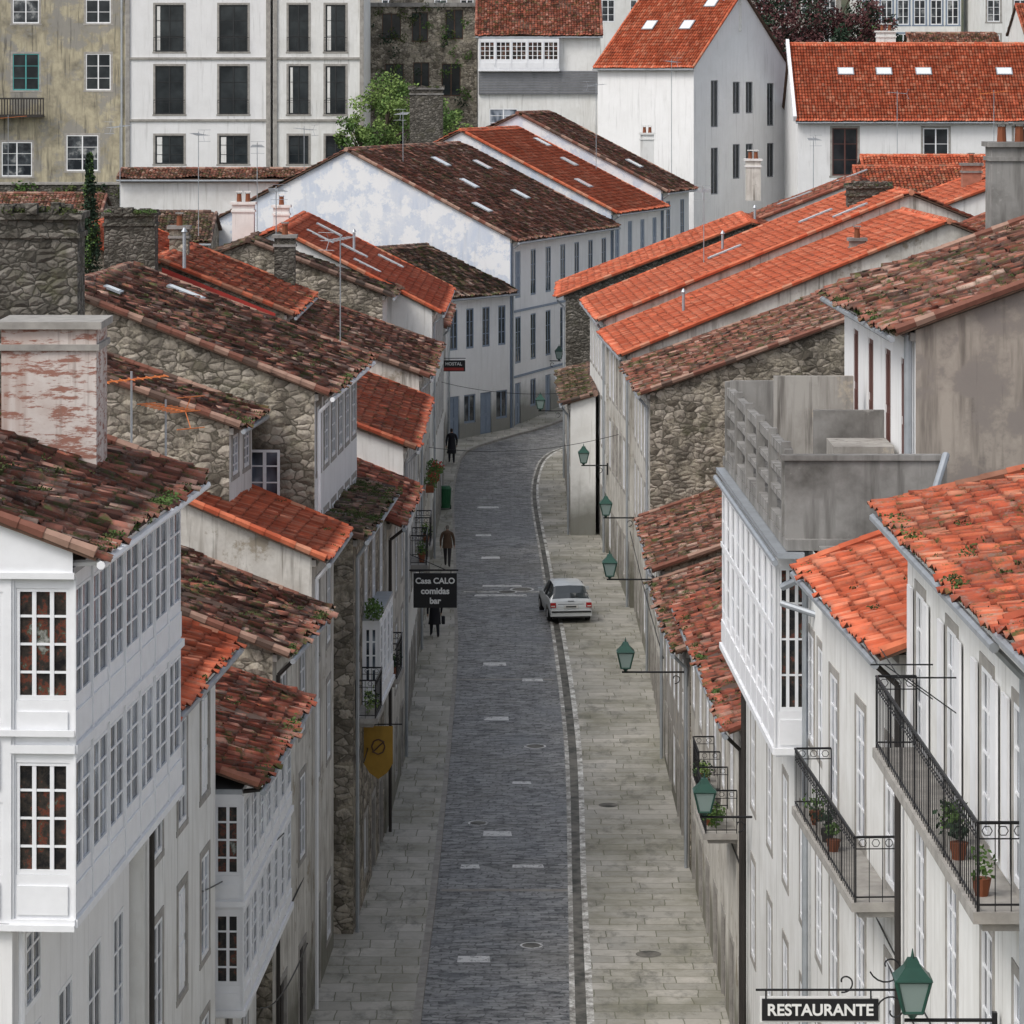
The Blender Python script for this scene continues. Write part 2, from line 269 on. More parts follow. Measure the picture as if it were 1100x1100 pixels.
def balcony(b,P,U,N,L,z,prot=.75,h=1.0,slab='granite',plants=True):
    P=Vector((P[0],P[1],0)); U=Vector(U); N=Vector(N)
    b.box('balcony_slab',slab,P+UP*(z-.14)+N*.004,U*L,N*prot,UP*.14)
    b.box('balcony_slab',slab,P+UP*(z-.24)+U*.08+N*.004,U*(L-.16),N*(prot-.12),UP*.1)
    q=P+N*(prot-.05); railing(b,q+U*.04,U,L-.08,z,h)
    railing(b,P+U*.04+N*.02,N,prot-.09,z,h); railing(b,P+U*(L-.04)+N*.02,N,prot-.09,z,h)
    if plants:
        for i in range(random.randint(2,4)+int(L/3)):
            c=P+U*random.uniform(.3,L-.3)+N*(prot-.22)+UP*z; hh=random.uniform(.15,.3)
            b.pipe('flower_pots',random.choice(['rust','rust','wood_dark','granite']),c,c+UP*hh,.08,8,.12); b.leaves('pot_plants',random.choice(['leaf_green','leaf_dark','leaf_light']),c+UP*(hh+.16),random.uniform(.13,.26),70,.04,(1,1,random.uniform(.8,1.6)))
def gallery(b,A,u,no,W,z0,z1,prot,cols,floors,kind='gal',base=.62,endcols=1,endkind=None):
    A=Vector((A[0],A[1],0)); Fh=(z1-z0)/floors
    def ops(w,n,kd):
        o=[]; cw=w/n
        for f in range(floors):
            zb=z0+f*Fh
            for i in range(n):
                o.append((i*cw+.06,(i+1)*cw-.06,zb+base,zb+Fh-.2,kd))
        return o
    F=A+no*prot
    for (P,U,N,w,n,kd) in ((F,u,no,W,cols,kind),(A,no,-u,prot,endcols,endkind or kind),(A+u*W,no,u,prot,endcols,kind)):
        wall(b,P,U,N,w,z0,z1,ops(w,n,kd),'paint_white',part='gallery_walls')
        cw=w/n
        for f in range(floors):
            zb=z0+f*Fh
            for i in range(n):
                if cw>.3: b.box('gallery_panels','paint_white',P+U*(i*cw+.08)+N*.003+UP*(zb+.12),U*(cw-.16),N*.025,UP*(base-.28))
                b.box('gallery_panels','paint_white',P+U*(i*cw-.03)+N*.003+UP*(zb+.03),U*.06,N*.035,UP*(Fh-.05))
            b.box('gallery_bands','paint_white',P-U*.03+N*.003+UP*(zb-.06),U*(w+.06),N*.06,UP*.12)
    b.box('gallery_floor','paint_white',A+UP*(z0-.1)-no*.0,u*W,no*(prot-.004),UP*.1)
    b.box('gallery_top','zinc',A+UP*(z1),u*W,no*prot,UP*.1)
for nm,cs in {'tile_orange':[(.55,.12,.055),(.64,.18,.09),(.6,.26,.16)],'tile_orange_worn':[(.4,.09,.045),(.5,.15,.08),(.3,.14,.09)],'tile_brown':[(.24,.10,.07),(.4,.25,.19),(.14,.09,.07)],'tile_dark':[(.12,.07,.055),(.28,.18,.14),(.08,.06,.05)],'tile_red':[(.28,.09,.06),(.42,.18,.12),(.2,.1,.07)]}.items():
    for i,c in enumerate(cs): flat(nm+'_ridge_%d'%i,c,.9,var=.45)
def roof_solid(r,i): return r+'_ridge_%d'%random.choice([0,0,1,1,2])
def house(name,A,B,side,eave,depth=9,pitch=20,ridge=None,roof='tile_brown',wm='plaster_white',end=None,old=1.,fh=2.95,sp=2.5,ww=1.0,wh=1.95,oh=.35,trim='granite',frame='paint_white',
          kinds=('winb','winb','win','shut','winb'),endwin=(),gut='zinc',pipe=True,moss=6,wins=True,ops=None,rowmax=9,tc=.36,leaf='wood_dark',vo=.18,fin=True,pm=None,ground=True,top=.75,far=None,backz=None):
    A=V(A[0],A[1],0); B=V(B[0],B[1],0); u=(B-A); W=u.length; u.normalize(); n=V(-u.y,u.x,0) if side<0 else V(u.y,-u.x,0); no=-n
    g=min(gz(A.y),gz(B.y)); b=Bld(name,(A.x,A.y,g)); zb=g-.6; tp=math.tan(math.radians(pitch)); ridge=ridge or depth/2; zr=eave+tp*ridge; zk=zr-tp*(depth-ridge)
    end=end or wm
    b.u,b.n,b.no,b.A,b.W,b.g=u,n,no,A,W,g
    if ops is None:
        ops=[]
        if wins:
            nc=max(1,int(W/sp)); z=eave-top-wh; row=0
            while z>g+3.0 and row<rowmax:
                for i in range(nc):
                    c=W*(i+.5)/nc; k=random.choice(kinds); ops.append((c-ww/2,c+ww/2,z,z+wh,k))
                z-=fh; row+=1
            if ground:
                for i in range(nc):
                    c=W*(i+.5)/nc; k='door' if (i%2==0) else random.choice(['shop','win','door'])
                    ops.append((c-.55,c+.55,g+.12 if k=='door' else g+.9,g+2.4,k))
    wall(b,A,u,no,W,zb,eave,ops,wm,frame=frame,trim=trim,leaf=leaf)
    zl=min(eave,zk)-.01
    for (s,N) in ((0,-u),(W,u)):
        P=A+u*s; wall(b,P,n,N,depth,zb,zl,list(endwin) if s==0 else [],end if s==0 else (far or end),frame=frame,part='end_walls')
        pts=[P+UP*zl,P+n*depth+UP*zl]
        if zk>zl+.02: pts.append(P+n*depth+UP*zk)
        if ridge<depth-.01: pts.append(P+n*ridge+UP*zr)
        if eave>zl+.02: pts.append(P+UP*eave)
        b.quad('end_walls',end,*pts)
    b.quad('end_walls',end,A+n*depth+UP*zb,A+n*depth+u*W+UP*zb,A+n*depth+u*W+UP*zk,A+n*depth+UP*zk)
    cs=math.cos(math.radians(pitch))
    vd=(n+UP*tp).normalized(); L=(ridge+oh)/cs; O=A-u*vo-n*oh+UP*(eave-tp*oh+.03)
    nrm=u.cross(vd); nrm=nrm if nrm.z>0 else -nrm
    b.box('roof_deck','wood_brown',O,u*(W+2*vo),vd*L,nrm*.06); tiles(b,roof,O+nrm*.065-vd*.06,u,vd,W+2*vo,L+.06,old,tc=tc)
    if depth-ridge>.3:
        vb=(-n+UP*tp).normalized(); L2=(depth-ridge+oh)/cs; O2=A-u*vo+n*(depth+oh)+UP*(zk-tp*oh+.03); nb=u.cross(vb); nb=nb if nb.z>0 else -nb
        b.box('roof_deck','wood_brown',O2,u*(W+2*vo),vb*L2,nb*.06); tiles(b,roof,O2+nb*.065-vb*.06,u,vb,W+2*vo,L2+.06,old,tc=tc)
    R0=A-u*vo+n*ridge+UP*(zr+.12)
    k=int((W+2*vo)/.4)
    for i in range(k):
        b.pipe('ridge_tiles',roof_solid(roof,i),R0+u*(i*.4+random.uniform(-.01,.01)),R0+u*(i*.4+.43),.13,6,.11)
    for s in (-vo+.05,W+vo-.05):
        k=int(L/.4); 
        for i in range(k):
            q=A+u*s-n*oh+UP*(eave-tp*oh+.15)+vd*(i*.4); b.pipe('verge_tiles',roof_solid(roof,i),q,q+vd*.43,.10,6,.085)
    if gut:
        q=A-u*vo-n*(oh+.08)+UP*(eave-tp*oh-.03); b.pipe('gutter',gut,q,q+u*(W+2*vo),.065,7)
        if pipe:
            p=A+u*.2+no*.1; e=q+u*(.2+vo); zt=eave-.55
            b.pipe('downpipe',pm or gut,e,V(p.x,p.y,zt),.05); b.pipe('downpipe',pm or gut,V(p.x,p.y,zt),V(p.x,p.y,g),.05)
    b.box('cornice',trim or 'granite',A+no*.003+UP*(eave-.22),u*W,no*.10,UP*.16)
    for _ in range(int(moss*1.6)):
        q=A+u*random.uniform(0,W)-n*(oh-random.uniform(0,.25))+UP*(eave-tp*oh+.15); b.leaves('moss',random.choice(['moss','moss','leaf_green']),q,.13*random.uniform(.5,1.5),40,.03,(1.2,2.0,.45))
    for _ in range(moss*2):
        d=ridge*.9*random.random()**1.5; q=A+u*random.uniform(0,W)+n*d+UP*(eave+tp*d+.18); b.leaves('moss','moss',q,random.uniform(.06,.16),24,.026,(1.3,1.5,.3))
    if moss>=20 and moss<50:
        s=0; dens=.5
        while s<W:
            dens=min(.95,max(.15,dens+random.uniform(-.25,.25)))
            if random.random()<dens:
                q=A+u*s-n*(oh+random.uniform(-.12,.02))+UP*(eave-tp*oh+random.uniform(.08,.16)); b.leaves('eave_weeds',random.choice(['moss','leaf_green','moss']),q,random.uniform(.07,.15),36,.024,(1.1,1.3,.7))
            s+=.14
    if fin: b.fin()
    return b
t=NT('glass_sky'); t.fin((.75,.78,.80),.12,0,.6)
def skylight(b,s,d,eave,tp,w=.8,l=1.0,o=.0):
    vd=(b.n+UP*tp).normalized(); nr=b.u.cross(vd); nr=nr if nr.z>0 else -nr
    P=b.A+b.u*s+b.n*d+UP*(eave+tp*d)+nr*.19
    b.box('skylight_frame','zinc',P,b.u*w,vd*l,nr*.06); b.box('skylight_glass','glass_sky',P+b.u*.07+vd*.07+nr*.05,b.u*(w-.14),vd*(l-.14),nr*.02)
def chimney(name,x,y,z0,z1,w,d,mat,cap='concrete',pots=2,moss=False,potmat='rust'):
    b=Bld(name,(x,y,z0)); b.cbox('stack',mat,(x,y,z0),w,d,z1-z0); b.cbox('collar',cap,(x,y,z1-.35),w+.1,d+.1,.1); b.cbox('cap',cap,(x,y,z1),w+.18,d+.18,.12)
    for i in range(pots):
        px=x+(i-(pots-1)/2)*w/max(pots,1)*.8; b.pipe('chimney_pot',potmat,(px,y,z1+.12),(px,y,z1+.5),.12,8,.1); b.cbox('pot_cover',cap,(px,y,z1+.56),.3,.3,.05)
        for k in (-.1,.1): b.pipe('pot_leg','iron',(px+k,y,z1+.48),(px+k,y,z1+.57),.012,4)
    if moss:
        for _ in range(20):
            b.cbox('loose_stones',mat,(x+random.uniform(-w/2,w/2),y-random.uniform(0,d/2),z1+.1),random.uniform(.15,.4),.3,random.uniform(.08,.22))
            b.leaves('moss',random.choice(['moss','moss','leaf_green']),(x+random.uniform(-w/2,w/2),y-random.uniform(-.1,.6)*d,z1+.15),.18,50,.03,(1,1,.5))
    b.fin()
def antenna(x,y,z,h=2.2,ang=0,mat='aluminium',L=1.3,n=9,dish=False):
    b=Bld('tv_antenna',(x,y,z)); b.pipe('mast','zinc',(x,y,z-1),(x,y,z+h),.022,5); d=V(math.cos(ang),math.sin(ang),.08); p=V(x,y,z+h-.15); b.pipe('boom',mat,p-d*L/2,p+d*L/2,.018,4); e=V(-d.y,d.x,0)
    for i in range(n):
        q=p+d*(L*(i/(n-1)-.5)); w=.38-.16*i/n; b.pipe('elements',mat,q-e*w,q+e*w,.012,4)
    q=p-d*L/2
    for k in (-1,1): b.pipe('reflector',mat,q,q+V(0,0,.3*k)-d*.15,.012,4); b.pipe('reflector',mat,q+V(0,0,.3*k)-d*.15-e*.35,q+V(0,0,.3*k)-d*.15+e*.35,.012,4)
    b.fin()
# ------------------------------------------------------------ ground
def sheet(name,mat,rows,off,skirt=0):
    me=bpy.data.meshes.new(name); vs=[];fs=[]
    m=len(rows[0])
    for r in rows: vs+= [(x,y,gz(y)+off) for x,y in r]
    for i in range(len(rows)-1):
        for j in range(m-1): a=i*m+j; fs.append((a,a+1,a+m+1,a+m))
    if skirt:
        k=len(vs)
        e=0 if skirt<0 else m-1
        for r in rows: vs.append((r[e][0],r[e][1],gz(r[e][1])-.02))
        for i in range(len(rows)-1): fs.append((i*m+e,(i+1)*m+e,k+i+1,k+i))
    me.from_pydata(vs,[],fs); me.materials.append(MATS[mat]); o=bpy.data.objects.new(name,me); S.collection.objects.link(o); return o
ys=[-60,0,40,80,120,160,200,228,235,250,275,300,318,340,380,450,600,900]; xs=[-600,-200,-80,-40,0,40,80,200,600]
sheet('ground','earth',[[(x,y) for x in xs] for y in ys],-.02)
SEC=[((-8,30),(-2.5,30),(1.1,30),(1.62,30),(8,30)),((-8,75),(-2.3,75),(1.3,75),(1.85,75),(7,75)),((-5.6,89.5),(-2.19,89.5),(1.39,89.5),(1.98,89.5),(6.6,89.5)),((-5,102.8),(-2.05,102.8),(1.54,102.8),(2.06,102.8),(5.8,102.8)),
((-4.2,120),(-1.97,120),(1.69,120),(2.24,120),(5.6,120)),((-4.2,136.5),(-1.98,136.5),(1.54,136.5),(2.06,136.5),(5.6,136.5)),((-4.2,148),(-2.2,148),(1.34,148),(1.78,148),(5.2,148)),((-4.2,157),(-2.36,157),(1.18,157),(1.6,157),(4.8,157)),((-4.2,173),(-2.68,173),(.88,173),(1.26,173),(4,173)),
((-4.2,183),(-2.65,183),(1.05,182),(1.4,181.6),(3.6,181)),((-4.2,192),(-2.2,190),(1.6,188.5),(1.95,188),(3.4,186)),((-1.5,199),(-.2,195.2),(3.0,192.5),(3.3,192),(4.2,190)),((2,210),(3.2,203.5),(7,199),(7.3,198.5),(9,197)),((11,240),(12,235),(17,231),(17.3,230.7),(20,229))]
rows=[]
def cr(p0,p1,p2,p3,t):
    return tuple(.5*((2*b)+(-a+c)*t+(2*a-5*b+4*c-d)*t*t+(-a+3*b-3*c+d)*t**3) for a,b,c,d in zip(p0,p1,p2,p3))
for i in range(len(SEC)-1):
    for k in range(6):
        t_=k/6; rows.append([cr(SEC[max(i-1,0)][j],SEC[i][j],SEC[i+1][j],SEC[min(i+2,len(SEC)-1)][j],t_) for j in range(5)])
rows.append(list(SEC[-1]))
lerp=lambda a,b,t:(a[0]+(b[0]-a[0])*t,a[1]+(b[1]-a[1])*t)
sheet('cobbled_road','cobbles',[[r[1],lerp(r[1],r[2],.5),r[2]] for r in rows],0)
sheet('left_pavement','paving_narrow',[[r[0],lerp(r[1],r[0],.12/2.)] for r in rows],.11)
sheet('left_kerb','granite',[[lerp(r[1],r[0],.12/2.),r[1]] for r in rows],.112,1)
w=.24
sheet('gutter_stone','kerb_granite',[[r[2],lerp(r[2],r[3],w)] for r in rows],.006)
sheet('gutter_channel','gutter_dark',[[lerp(r[2],r[3],w),lerp(r[2],r[3],1-w-.06)] for r in rows],.002)
sheet('right_kerb','kerb_stone',[[lerp(r[2],r[3],1-w-.06),r[3]] for r in rows],.045,-1)
sheet('right_pavement','paving_wide',[[r[3],r[4]] for r in rows],.047)
def mark(name,mat,x0,x1,y,dy,off,rough=0):
    me=bpy.data.meshes.new(name)
    me.from_pydata([(x0,y,gz(y)+off),(x1,y,gz(y)+off),(x1-.03,y+dy,gz(y+dy)+off),(x0+.02,y+dy,gz(y+dy)+off)],[],[(0,1,2,3)]); me.materials.append(MATS[mat]); o=bpy.data.objects.new(name,me); S.collection.objects.link(o)
for (x0,x1,y,dy) in [(-1.4,-.55,94.9,.6),(-.85,0.0,108.3,.6),(-.95,-.1,124.4,.6),(-1.05,-.2,133.8,.6),(.35,1.1,131,.45),(-1.3,-.5,157,.6),(-1.6,-.6,171,.6),(-1.5,.6,148.0,.45),(-1.2,.4,150.2,.4),(-1.45,-.9,104.5,.45),(0,.9,104.6,.35),(-1.6,-.9,163,.5),(.0,.6,115,.35)]:
    mark('road_marking','road_paint',x0,x1,y,dy,.006)
mark('drain_channel','granite',-1.95,1.55,102.0,.25,.005); mark('drain_channel','granite',-1.9,1.5,131.2,.2,.005); mark('drain_channel','kerb_stone',-1.95,1.45,148.9,.25,.005)
def manhole(x,y,r,off,mat='kerb_stone'):
    b=Bld('manhole_cover',(x,y,gz(y)+off)); n=24
    for rr,m,h in ((r,mat,0),(r*.8,'gutter_dark',.004)):
        b.add('cover' if m==mat else 'lid',m,[V(x+rr*math.cos(i*6.2832/n),y+rr*math.sin(i*6.2832/n),gz(y+rr*math.sin(i*6.2832/n))+off+h) for i in range(n)],[tuple(range(n))])
    b.fin()
for x,y,r,o in [(.75,120.4,.36,.006),(.4,149.6,.5,.006),(-.2,149,.42,.006),(3.5,95.5,.33,.052),(.5,96.5,.3,.006),(-1.0,109.9,.3,.006),(2.9,112,.3,.052)]: manhole(x,y,r,o,'gutter_dark' if o>.05 else 'road_paint')
# ------------------------------------------------------------ LEFT buildings
b=house('gallery_house',(-7.25,54),(-6.6,64.2),-1,19.4,depth=8,pitch=20,ridge=5,roof='tile_brown',oh=1.25,fin=False,moss=44,old=1.4,
  ops=[(1,2.2,9.2,11.8,'winb'),(3.6,4.8,9.2,11.8,'winb'),(6.2,7.4,9.2,11.8,'win'),(8.6,9.6,9.2,11.8,'winb'),(1,2.2,12.1,13.3,'winb')],gut='paint_white',trim=None,wm='plaster_white_clean')
gallery(b,b.A,b.u,b.no,10.2,13.7,18.75,.9,7,2,base=.7,endkind='galn')
ops=[(s,s+1.05,z,z2,'galn') for s in (.12,1.3,2.5) for z,z2 in ((14.4,15.45),(16.6,18.5))]
wall(b,(b.A-b.u*.06)+b.n*0,b.n,-b.u,4.0,13.7,18.8,ops,'paint_white',part='gallery_walls')
for s in (.12,1.3,2.5):
    for z in (13.8,15.65): b.box('gallery_panels','paint_white',b.A-b.u*.065+b.n*(s+.05)+UP*z,b.n*.42,-b.u*.03,UP*(.5 if z<14 else .72)); b.box('gallery_panels','paint_white',b.A-b.u*.065+b.n*(s+.55)+UP*z,b.n*.42,-b.u*.03,UP*(.5 if z<14 else .72))
for z in (13.6,16.42,18.7): b.box('gallery_bands','paint_white',b.A-b.u*.066+b.no*.93+UP*z,b.n*4.9,-b.u*.05,UP*.09)
b.quad('gable_fascia','paint_white',b.A-b.u*.07+b.no*.9+UP*18.79,b.A-b.u*.07+b.n*4.8+UP*18.79,b.A-b.u*.07+b.n*4.8+UP*21.1,b.A-b.u*.07+b.no*.9+UP*19.09)
b.fin()
house('white_house',(-6.35,64.3),(-5.8,72.8),-1,14.9,roof='tile_orange',oh=.4,pitch=20,depth=9,trim='granite',moss=3,ww=1.0,pm='wood_dark',fh=3.1)
b=house('gallery_house',(-6.1,73.2),(-5.7,83),-1,12.35,depth=8,pitch=19,roof='tile_red',oh=1.15,fin=False,moss=30,old=1.3,ops=[(1,2,4.3,6.8,'win'),(4,5,4.3,6.8,'door'),(7,8,4.3,6.8,'win')],pm='wood_dark')
gallery(b,b.A,b.u,b.no,9.6,7.55,11.85,.8,7,2,base=.55,endkind='galn'); b.fin()
house('old_house',(-5.35,83.2),(-4.85,90),-1,13.1,roof='tile_brown',oh=.4,pitch=21,depth=10,moss=28,old=1.8,wm='plaster_worn',pm='wood_dark',end='stone_wall')
b=house('orange_roof_house',(-4.85,90.2),(-4.6,96),-1,14.3,roof='tile_orange',oh=.35,pitch=22.5,depth=14,ridge=8,moss=4,old=.5,fin=False,wm='plaster_worn',pm='paint_white')
skylight(b,3,2.8,14.3,math.tan(math.radians(22.5)),.5,1.6); b.fin()
house('stone_annex',(-7.0,92.2),(-6.7,95.9),-1,17.3,roof='tile_brown',oh=.3,pitch=19,depth=6,ridge=6,moss=20,old=1.5,wm='plaster_white',end='stone_wall',pipe=False,sp=1.4,ww=.9,wh=1.0,rowmax=1,ground=False,top=.3)
b=house('stone_house',(-5.1,96.2),(-4.5,108),-1,17.8,roof='tile_brown',oh=.4,pitch=21,depth=13,ridge=6.6,moss=24,old=1.6,wm='plaster_white_clean',end='stone_wall',sp=1.9,ww=1.1,wh=1.7,fin=False,top=.45,gut='paint_white',endwin=[(.9,1.7,14.6,16.3,'winb'),(4.4,5.1,15.2,16.3,'dark','wood_brown')])
tpp=math.tan(math.radians(21)); skylight(b,9,4.2,17.8,tpp,.7,1.1); skylight(b,3,5.6,17.8,tpp,.6,.5); b.fin()
b=house('grey_house',(-4.15,97.2),(-3.7,107.9),-1,13.9,roof='tile_dark',oh=.3,pitch=14,depth=1.2,ridge=1.2,moss=60,old=1.6,wm='stone_wall',fin=False,pm='zinc',sp=2.2)
gallery(b,b.A+b.u*3,b.u,b.no,5,9.0,11.3,.45,4,1); balcony(b,b.A+b.u*8.1,b.u,b.no,2.2,8.9,.6); balcony(b,b.A+b.u*.5,b.u,b.no,2.2,9.1,.6)
b.leaves('climbing_plant','leaf_green',b.A+b.no*.3+UP*11.6+b.u*3,.45,260,.05,(.6,1.6,.7)); b.fin()
house('narrow_house',(-3.65,108.2),(-3.4,118),-1,13.0,roof='tile_red',oh=.45,pitch=22,depth=8,moss=12,wm='plaster_worn',pm='wood_dark')
b=house('orange_roof_house',(-3.45,118.2),(-3.4,136),-1,14.2,roof='tile_orange_worn',oh=.4,pitch=21,depth=12,ridge=6,moss=6,old=.7,pm='zinc',fin=False)
balcony(b,b.A+b.u*7,b.u,b.no,2.2,9.5,.6); balcony(b,b.A+b.u*12,b.u,b.no,2.2,9.5,.6)
skylight(b,12,3,14.2,math.tan(math.radians(21)),.8,1.2); skylight(b,15,4.4,14.2,math.tan(math.radians(21)),.8,1.2); b.fin()
house('old_house',(-3.4,136.2),(-3.35,152),-1,15.0,roof='tile_brown',oh=.4,pitch=20,depth=18,ridge=9,moss=10,old=1.5,wm='plaster_worn')
house('stone_house',(-5.3,152.4),(-5.2,158),-1,17.0,roof='tile_dark',oh=.4,pitch=21,depth=14,ridge=5.5,moss=4,old=1.4,end='stone_wall',wins=False,ground=False,pipe=False)
b=house('orange_roof_house',(-3.35,156.2),(-3.2,174),-1,16.1,roof='tile_orange',oh=.4,pitch=27,depth=13,ridge=6.5,moss=1,old=.5,fin=False)
tt=math.tan(math.radians(27))
for s,d in ((3,2.4),(8,3.2),(13,1.8),(13,4.6),(6,4.6)): skylight(b,s,d,16.1,tt,.7,1.3)
b.fin()
house('white_house',(-3.4,174.3),(-3.4,191),-1,14.2,roof='tile_brown',pitch=22,depth=9,moss=3)
house('white_townhouse',(-3.45,193),(-.12,198.2),-1,14.5,roof='tile_dark',oh=.35,pitch=26,depth=9,ridge=4.6,moss=1,trim=None,wm='plaster_white_clean',sp=1.5,ww=.72,wh=2.1,kinds=('black',),fh=3.3,leaf='paint_bluegrey',frame='paint_bluegrey')
ux,uy=.3/math.hypot(.3,1),1/math.hypot(.3,1)
def LP(s): return (-.1+ux*s,198.5+uy*s)
for nm,s0,s1,ev,rf,dp in (('white_townhouse',0,20.4,17.25,'tile_brown',21),('white_townhouse',20.5,32.2,18.0,'tile_orange',21),('white_townhouse',32.3,39.4,18.9,'tile_brown',18)):
    b=house(nm,LP(s0),LP(s1),-1,ev,roof=rf,oh=.45,pitch=26.5,depth=dp,ridge=9.2,moss=1,old=.9 if rf!='tile_orange' else .5,wm='plaster_white_clean',end='plaster_blue',trim=None,sp=2.9,ww=1.0,wh=2.5,fh=3.5,kinds=('black','black','win','shut'),frame='paint_bluegrey',leaf='paint_bluegrey',fin=False)
    tt=math.tan(math.radians(26.5))
    for z in (ev-4.0,ev-7.5): b.box('string_course','paint_bluegrey',b.A+b.no*.003+UP*z,b.u*b.W,b.no*.05,UP*.12)
    b.box('corner_strip','paint_bluegrey',b.A+b.no*.004+UP*b.g,b.u*.35,b.no*.05,UP*(ev-b.g-.25))
    for s,d in ((3,2.2),(8,4.5),(13,3),(10,6.8),(16,6.2)):
        if s<s1-s0-1: skylight(b,s,d,ev,tt,.8,1.1)
    b.fin()
# back-left filler houses
house('orange_roof_house',(-13.5,118),(-13,132),-1,17.8,roof='tile_orange_worn',pitch=22,depth=9,wins=False,ground=False,pipe=False,wm='plaster_worn',end='stone_wall')
house('old_house',(-14.5,104),(-13.5,116),-1,18.4,roof='tile_brown',pitch=20,depth=9,wins=False,ground=False,pipe=False,wm='plaster_grey',end='stone_wall')
b=house('red_gable_house',(-8.2,134),(-8.1,146),-1,17.4,roof='tile_orange_worn',pitch=22,depth=9,wins=False,ground=False,pipe=False,wm='plaster_worn',end='stone_wall',fin=False)
vdv=(b.n+UP*math.tan(math.radians(22))).normalized(); b.box('red_verge_board','sign_red',b.A-b.u*.2+b.n*.3+UP*17.2,vdv*4.4,-b.u*.05,UP*.22); b.fin()
house('old_house',(-13,150),(-12.6,168),-1,17.3,roof='tile_orange',pitch=24,depth=10,wins=False,ground=False,pipe=False,end='stone_wall')
house('old_house',(-26,166),(-17.5,166),-1,17.0,roof='tile_orange_worn',pitch=22,depth=9,wins=False,ground=False,pipe=False,wm='stone_wall')
house('stone_house',(-24,120),(-15.2,120),-1,17.0,roof='tile_brown',pitch=20,depth=8,wins=False,ground=False,pipe=False,wm='stone_wall')
house('low_house',(-30,196),(-16,196),-1,17.2,roof='tile_dark',pitch=18,depth=8,wins=False,ground=False,pipe=False,wm='stone_wall')
house('low_house',(-46,215),(-24,215),-1,17.4,roof='tile_brown',pitch=18,depth=9,wins=False,ground=False,pipe=False,wm='stone_dark')
b=Bld('garden_wall',(-30,240,14)); b.box('wall','stone_dark',V(-40,240,10),V(30,0,0),V(0,.6,0),V(0,0,8.9)); b.box('coping','granite',V(-40,239.9,18.9),V(30,0,0),V(0,.8,0),V(0,0,.15))
for i in range(50): b.leaves('ivy',random.choice(['leaf_green','leaf_dark','moss']),(random.uniform(-38,-12),239.8,random.uniform(17,19)),.6,40,.11,(1.4,.3,.8))
b.fin()
house('white_annex',(-24,228),(-9,228),-1,19.6,roof='tile_brown',pitch=10,depth=5,wins=False,ground=False,pipe=False,wm='plaster_white')
# ------------------------------------------------------------ RIGHT buildings
house('tan_house',(6.28,36),(6.15,43.3),1,19.6,roof='tile_orange_worn',oh=.4,pitch=18,depth=8,wm='plaster_tan',end='plaster_tan',moss=4,sp=2.7,pipe=False)
b=house('white_house',(6.12,43.6),(5.95,56),1,19.45,roof='tile_orange_worn',oh=.42,pitch=14,depth=9,moss=26,old=1.,wm='plaster_white',fin=False,pm='zinc',
  ops=[(c-.5,c+.5,z,z+2.2,k) for z in (16.2,12.9,9.6,6.2) for c,k in ((1.1,'winb'),(3.9,'winb'),(7.3,'winb'),(10.8,'winb'))])
for c in (1.1,3.9,7.3,10.8):
    for s in (-1,1):
        b.box('open_shutters','paint_white',b.A+b.u*(c+s*.67-(0 if s>0 else .48))+b.no*.032+UP*16.2,b.u*.48,b.no*.035,UP*2.2)
balcony(b,b.A+b.u*.4,b.u,b.no,10.8,16.1,.66,1.05); b.fin()
b=house('white_house',(5.95,56.2),(5.5,66),1,17.3,roof='tile_orange',oh=.42,pitch=20,depth=11,moss=8,old=.8,wm='plaster_white',fin=False,pm='wood_dark',sp=3.1,
  ops=[(c-.5,c+.5,z,z+2.2,'winb' if (i+j)%3 else 'win') for j,z in enumerate((13.4,10.0,6.5)) for i,c in enumerate((1.6,4.9,8.2))])
balcony(b,b.A+b.u*.9,b.u,b.no,7.6,13.3,.7,1.0)
b.fin()
A=V(5.62,66.2,0);B=V(5.25,84,0); u=(B-A).normalized(); no=V(-u.y,u.x,0)
b=Bld('gallery_terrace_house',(5.45,66.2,gz(66)))
ops=[(c-.5,c+.5,z,z+2.1,k) for z in (9.9,6.6) for c,k in ((1.5,'winb'),(4.5,'win'),(8,'winb'),(11.5,'winb'),(15.5,'win'))]+[(c-.5,c+.5,13.6,15.6,'winb') for c in (1.2,2.9)]+[(c-.55,c+.55,2.7,5.0,k) for c,k in ((2,'door'),(5.5,'shop'),(9,'door'),(13,'shop'))]
wall(b,A,u,no,17.8,1.5,17.2,ops,'plaster_white',trim='granite')
wall(b,A,V(1,0,0),V(0,-1,0),9,1.5,17.2,[],'plaster_worn',part='end_walls'); wall(b,B,V(1,0,0),V(0,1,0),9,1.5,17.2,[],'stone_wall',part='end_walls')
Q=lambda s,d,z:A+u*s+no*d+UP*z
b.box('terrace_floor','concrete',Q(2.6,.5,17.2),V(9.6,0,0),u*15.2,V(0,0,.2))
b.box('terrace_edge','zinc',Q(2.4,.68,17.08),V(.5,0,0),u*15.0,V(0,0,.1))
b.box('end_roof','concrete',V(5.66,66.25,17.2),V(8.9,0,0),V(0,2.5,0),V(0,0,.1))
gallery(b,Q(3.4,0,0),u,no,13.0,13.35,16.98,.62,10,1,base=.75,endcols=1,endkind='galn')
b.box('gallery_transom','paint_white',Q(3.4,.625,15.55),u*13,no*.03,UP*.1)
b.box('parapet','concrete',Q(2.8,.5,17.4),V(3.0,0,0),V(0,.18,0),V(0,0,1.45)); b.box('parapet_cap','concrete',Q(2.75,.57,18.85),V(3.1,0,0),V(0,.28,0),V(0,0,.1))
for i in range(6): b.box('balustrade_post','concrete',Q(3.2+i*2.7,.36,17.4),no*.16,u*.22,UP*1.75)
